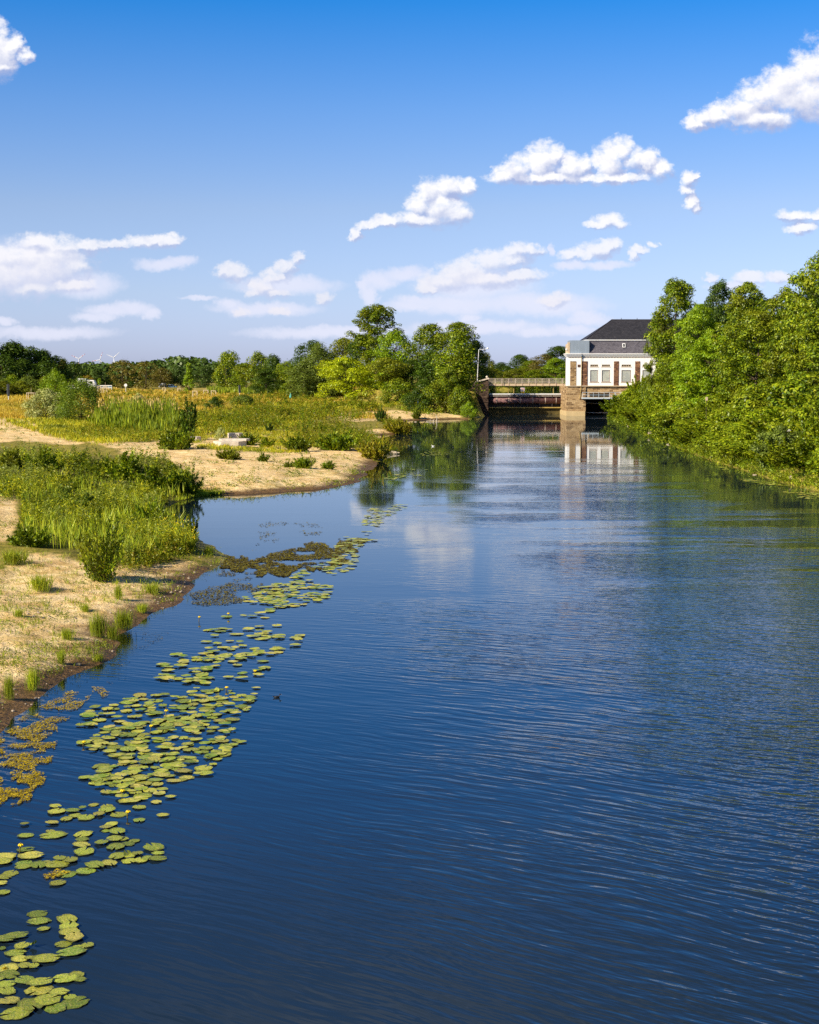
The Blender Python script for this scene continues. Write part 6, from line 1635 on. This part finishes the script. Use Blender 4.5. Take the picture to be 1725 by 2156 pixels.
def panel_post(cx, base, top, w, label, foot=0.35):
    x, y, z = ground_at(cx, base); s = y / F; h = (base - top) * s
    r = root('marker_post', label, 'post', (x, y, z))
    b = MB(); b.box(-w * s / 2, w * s / 2, -.08, .08, h * foot, h); b.build('panel', M['black_paint'], r)
    b = MB(); b.tube([(0, 0, -.2), (0, 0, h * foot)], .08, 6); b.build('post', M['white_paint'], r)
    b = MB(); b.box(-w * s / 2 - .02, -w * s / 2, -.085, .085, h * foot, h); b.build('edge', M['grey_paint'], r)
panel_post(18.5, 848, 809, 4.5, 'tall black panel post at the left edge of the meadow')
panel_post(505, 836, 811, 4, 'dark panel post in front of the tall loose trees')
x, y, z = ground_at(612, 843); r = root('tree_guard', 'turquoise marker post in the grass before the centre wood', 'post', (x, y, z)); b = MB(); b.tube([(0, 0, 0), (0, 0, 1.0), (.06, 0, 1.5)], [.28, .22, .14], 8); b.build('tube', M['teal_paint'], r); b = MB(); b.ball((.08, 0, 1.62), .14, 6, 4); b.build('cap', M['black_paint'], r)
x, y, z = ground_at(880, 848); r = root('blue_post', 'thin blue post among the bushes of the centre wood', 'post', (x, y - 8, z)); b = MB(); b.tube([(0, 0, 0), (0, 0, 2.3)], .09, 6); b.build('pole', M['blue_paint'], r); b = MB(); b.ball((0, 0, 2.35), .12, 6, 4); b.build('cap', M['white_paint'], r)
x, y, z = at_y(1460, 840, 150); r = root('small_sign', 'small white plate among the right bank shrubs', 'sign', (shoreR_x(150) + 2.2, 150, z)); b = MB(); b.box(-.12, .12, -.02, .02, -.16, .2); b.build('plate', M['stone_pale'], r); b = MB(); b.tube([(0, .05, -2.2), (0, .05, .18)], .025, 6); b.build('post', M['bark'], r)
x, y, z = at_y(265, 811, 400); g0 = hz(x, y); r = root('round_sign', 'round white sign in front of the brownish trees', 'sign', (x, y, g0)); b = MB(); b.tube([(0, 0, 0), (0, 0, z - g0)], .07, 6); b.build('post', M['white_paint'], r); b = MB(); b.cyl((0, -.1, z - g0), (0, -.05, z - g0), .42, 16); b.build('plate', M['white_paint'], r)

def vehicle(cx, Y, base_px, L, Hh, kind, label):
    x, _, _ = at_y(cx, base_px, Y); z = at_y(cx, base_px, Y)[2]
    r = root(kind, label, 'lorry' if kind == 'lorry' else 'car', (x, Y, z))
    def wheels(xs_, rad):
        for xx in xs_:
            for yy in (-1.0, .8):
                b = MB(); b.cyl((xx, yy, rad), (xx, yy + .2, rad), rad, 14); w_ = b.build('wheel', M['black_paint'], r)
                b = MB(); b.cyl((xx, yy - .02, rad), (xx, yy, rad), rad * .55, 10); b.build('rim', M['grey_paint'], w_)
    if kind == 'lorry':
        b = MB(); b.box(-L / 2, L / 2 - 2.6, -1.1, 1.1, .9, Hh); b.build('box_body', M['white_paint'], r)
        b = MB(); b.prism([(L / 2 - 2.3, .6), (L / 2, .6), (L / 2, 1.6), (L / 2 - .35, Hh - .5), (L / 2 - 2.3, Hh - .4)], 'y', -1.05, 1.05); cb = b.build('cab', M['white_paint'], r)
        b = MB(); b.box(L / 2 - 1.6, L / 2 - .7, -1.09, -1.055, 1.6, 2.2); b.build('window', M['glass'], cb)
        b = MB(); b.box(-L / 2, L / 2 - 2.2, -.9, .9, .55, .88); b.build('chassis', M['dark_steel'], r); wheels((-L / 2 + 1.2, L / 2 - 1.3), .45)
    else:
        b = MB(); b.prism([(-L / 2, .35), (L / 2, .35), (L / 2, .8), (L / 2 - .9, .95), (L / 2 - 1.5, 1.45), (-L / 2 + .9, 1.45), (-L / 2 + .2, .95), (-L / 2, .85)], 'y', -.85, .85); bd = b.build('body', M['blue_paint'], r)
        b = MB(); b.prism([(L / 2 - 1.05, .97), (L / 2 - 1.6, 1.36), (-L / 2 + 1.0, 1.36), (-L / 2 + .55, .97)], 'y', -.875, -.853); b.build('side_window', M['glass'], bd)
        b = MB(); b.box(-L / 2 + 1.0, L / 2 - 1.6, -.7, .7, 1.453, 1.50); b.build('roof', M['white_paint'], bd); wheels((-L / 2 + .85, L / 2 - .85), .33)
Yl = 400; zl = 0
gl_ = ground_at(185, 822)
vehicle(184, 425, 818.5, 5.0, 3.0, 'lorry', 'white box lorry at the edge of the far meadow')
# railing (white and blue) right of the lorry
x0_, _, z0_ = at_y(203, 817, 425); r = root('site_railing', 'white railing with a blue band right of the lorry', 'railing', (x0_, 425, z0_))
b = MB()
for k in range(7): b.tube([(k * .75, 0, -.6), (k * .75, 0, .75)], .06, 6)
b.box(0, 4.6, -.05, .05, .62, .82); b.box(0, 4.6, -.05, .05, .0, .16); b.build('rails', M['white_paint'], r)
b = MB(); b.box(0, 4.6, -.06, .06, .3, .44); b.build('band', M['blue_paint'], r)
vehicle(361, 560, 818, 4.2, 1.5, 'parked_car', 'pale blue car parked behind the golden meadow')
def white_box(cx, Y, base, w, h, label):
    x, _, z = at_y(cx, base, Y); r = root('container', label, 'container', (x, Y, z)); b = MB(); b.box(-w / 2, w / 2, -.8, .8, 0, h); b.build('body', M['white_paint'], r); bm_bevel(CHL(r)); b = MB(); b.box(-w * .2, w * .2, -.83, -.803, .1, h * .8); b.build('door', M['grey_paint'], r)
def CHL(r): return [o for o in bpy.data.objects if o.parent == r][0]
white_box(342, 560, 817.5, 2.4, 2.0, 'small white container left of the pale blue car')
white_box(150, 420, 818, 3.2, .9, 'low white box glimpsed left of the paler willow bush')
# turbines
def turbine(cx, hub, Y, Rb, angs, label, red):
    x, _, z = at_y(cx, hub, Y); r = root('wind_turbine', label, 'wind turbine', (x, Y, 0), 'wind turbines on the horizon')
    b = MB(); b.tube([(0, 0, 0), (0, 0, z)], [3.4, 2.0], 12); b.build('tower', M['white_paint'], r)
    b = MB(); b.box(-2.2, 2.2, -5, 7, z - 2.2, z + 2.2); b.build('nacelle', M['white_paint'], r)
    for a in angs:
        a = math.radians(a); b = MB(); dx_, dz_ = math.sin(a), math.cos(a)
        ln = Rb * (1.0)
        b.tube([(0, -6, z), (dx_ * ln * .2, -6, z + dz_ * ln * .2), (dx_ * ln, -6, z + dz_ * ln)], [1.4, 2.3, .7], 6)
        bl_ = b.build('blade', M['white_paint'], r)
        if red:
            b = MB()
            b.tube([(dx_ * ln * .55, -6, z + dz_ * ln * .55), (dx_ * ln * .68, -6, z + dz_ * ln * .68)], [1.85, 1.7], 6); b.tube([(dx_ * ln * .86, -6, z + dz_ * ln * .86), (dx_ * ln * 1.01, -6, z + dz_ * ln * 1.01)], [1.3, .9], 6); b.build('marking', M['red_paint'], bl_)
turbine(166.8, 755.5, 8500, 46, (-65, 52, 180), 'left wind turbine of three, blades spread like a wide V', True)
turbine(211, 757.7, 8500, 46, (-100, 20, 140), 'middle wind turbine of three, one blade nearly upright', True)
turbine(240.3, 752.6, 8500, 46, (-68, 48, 172), 'right wind turbine of three, all white', False)
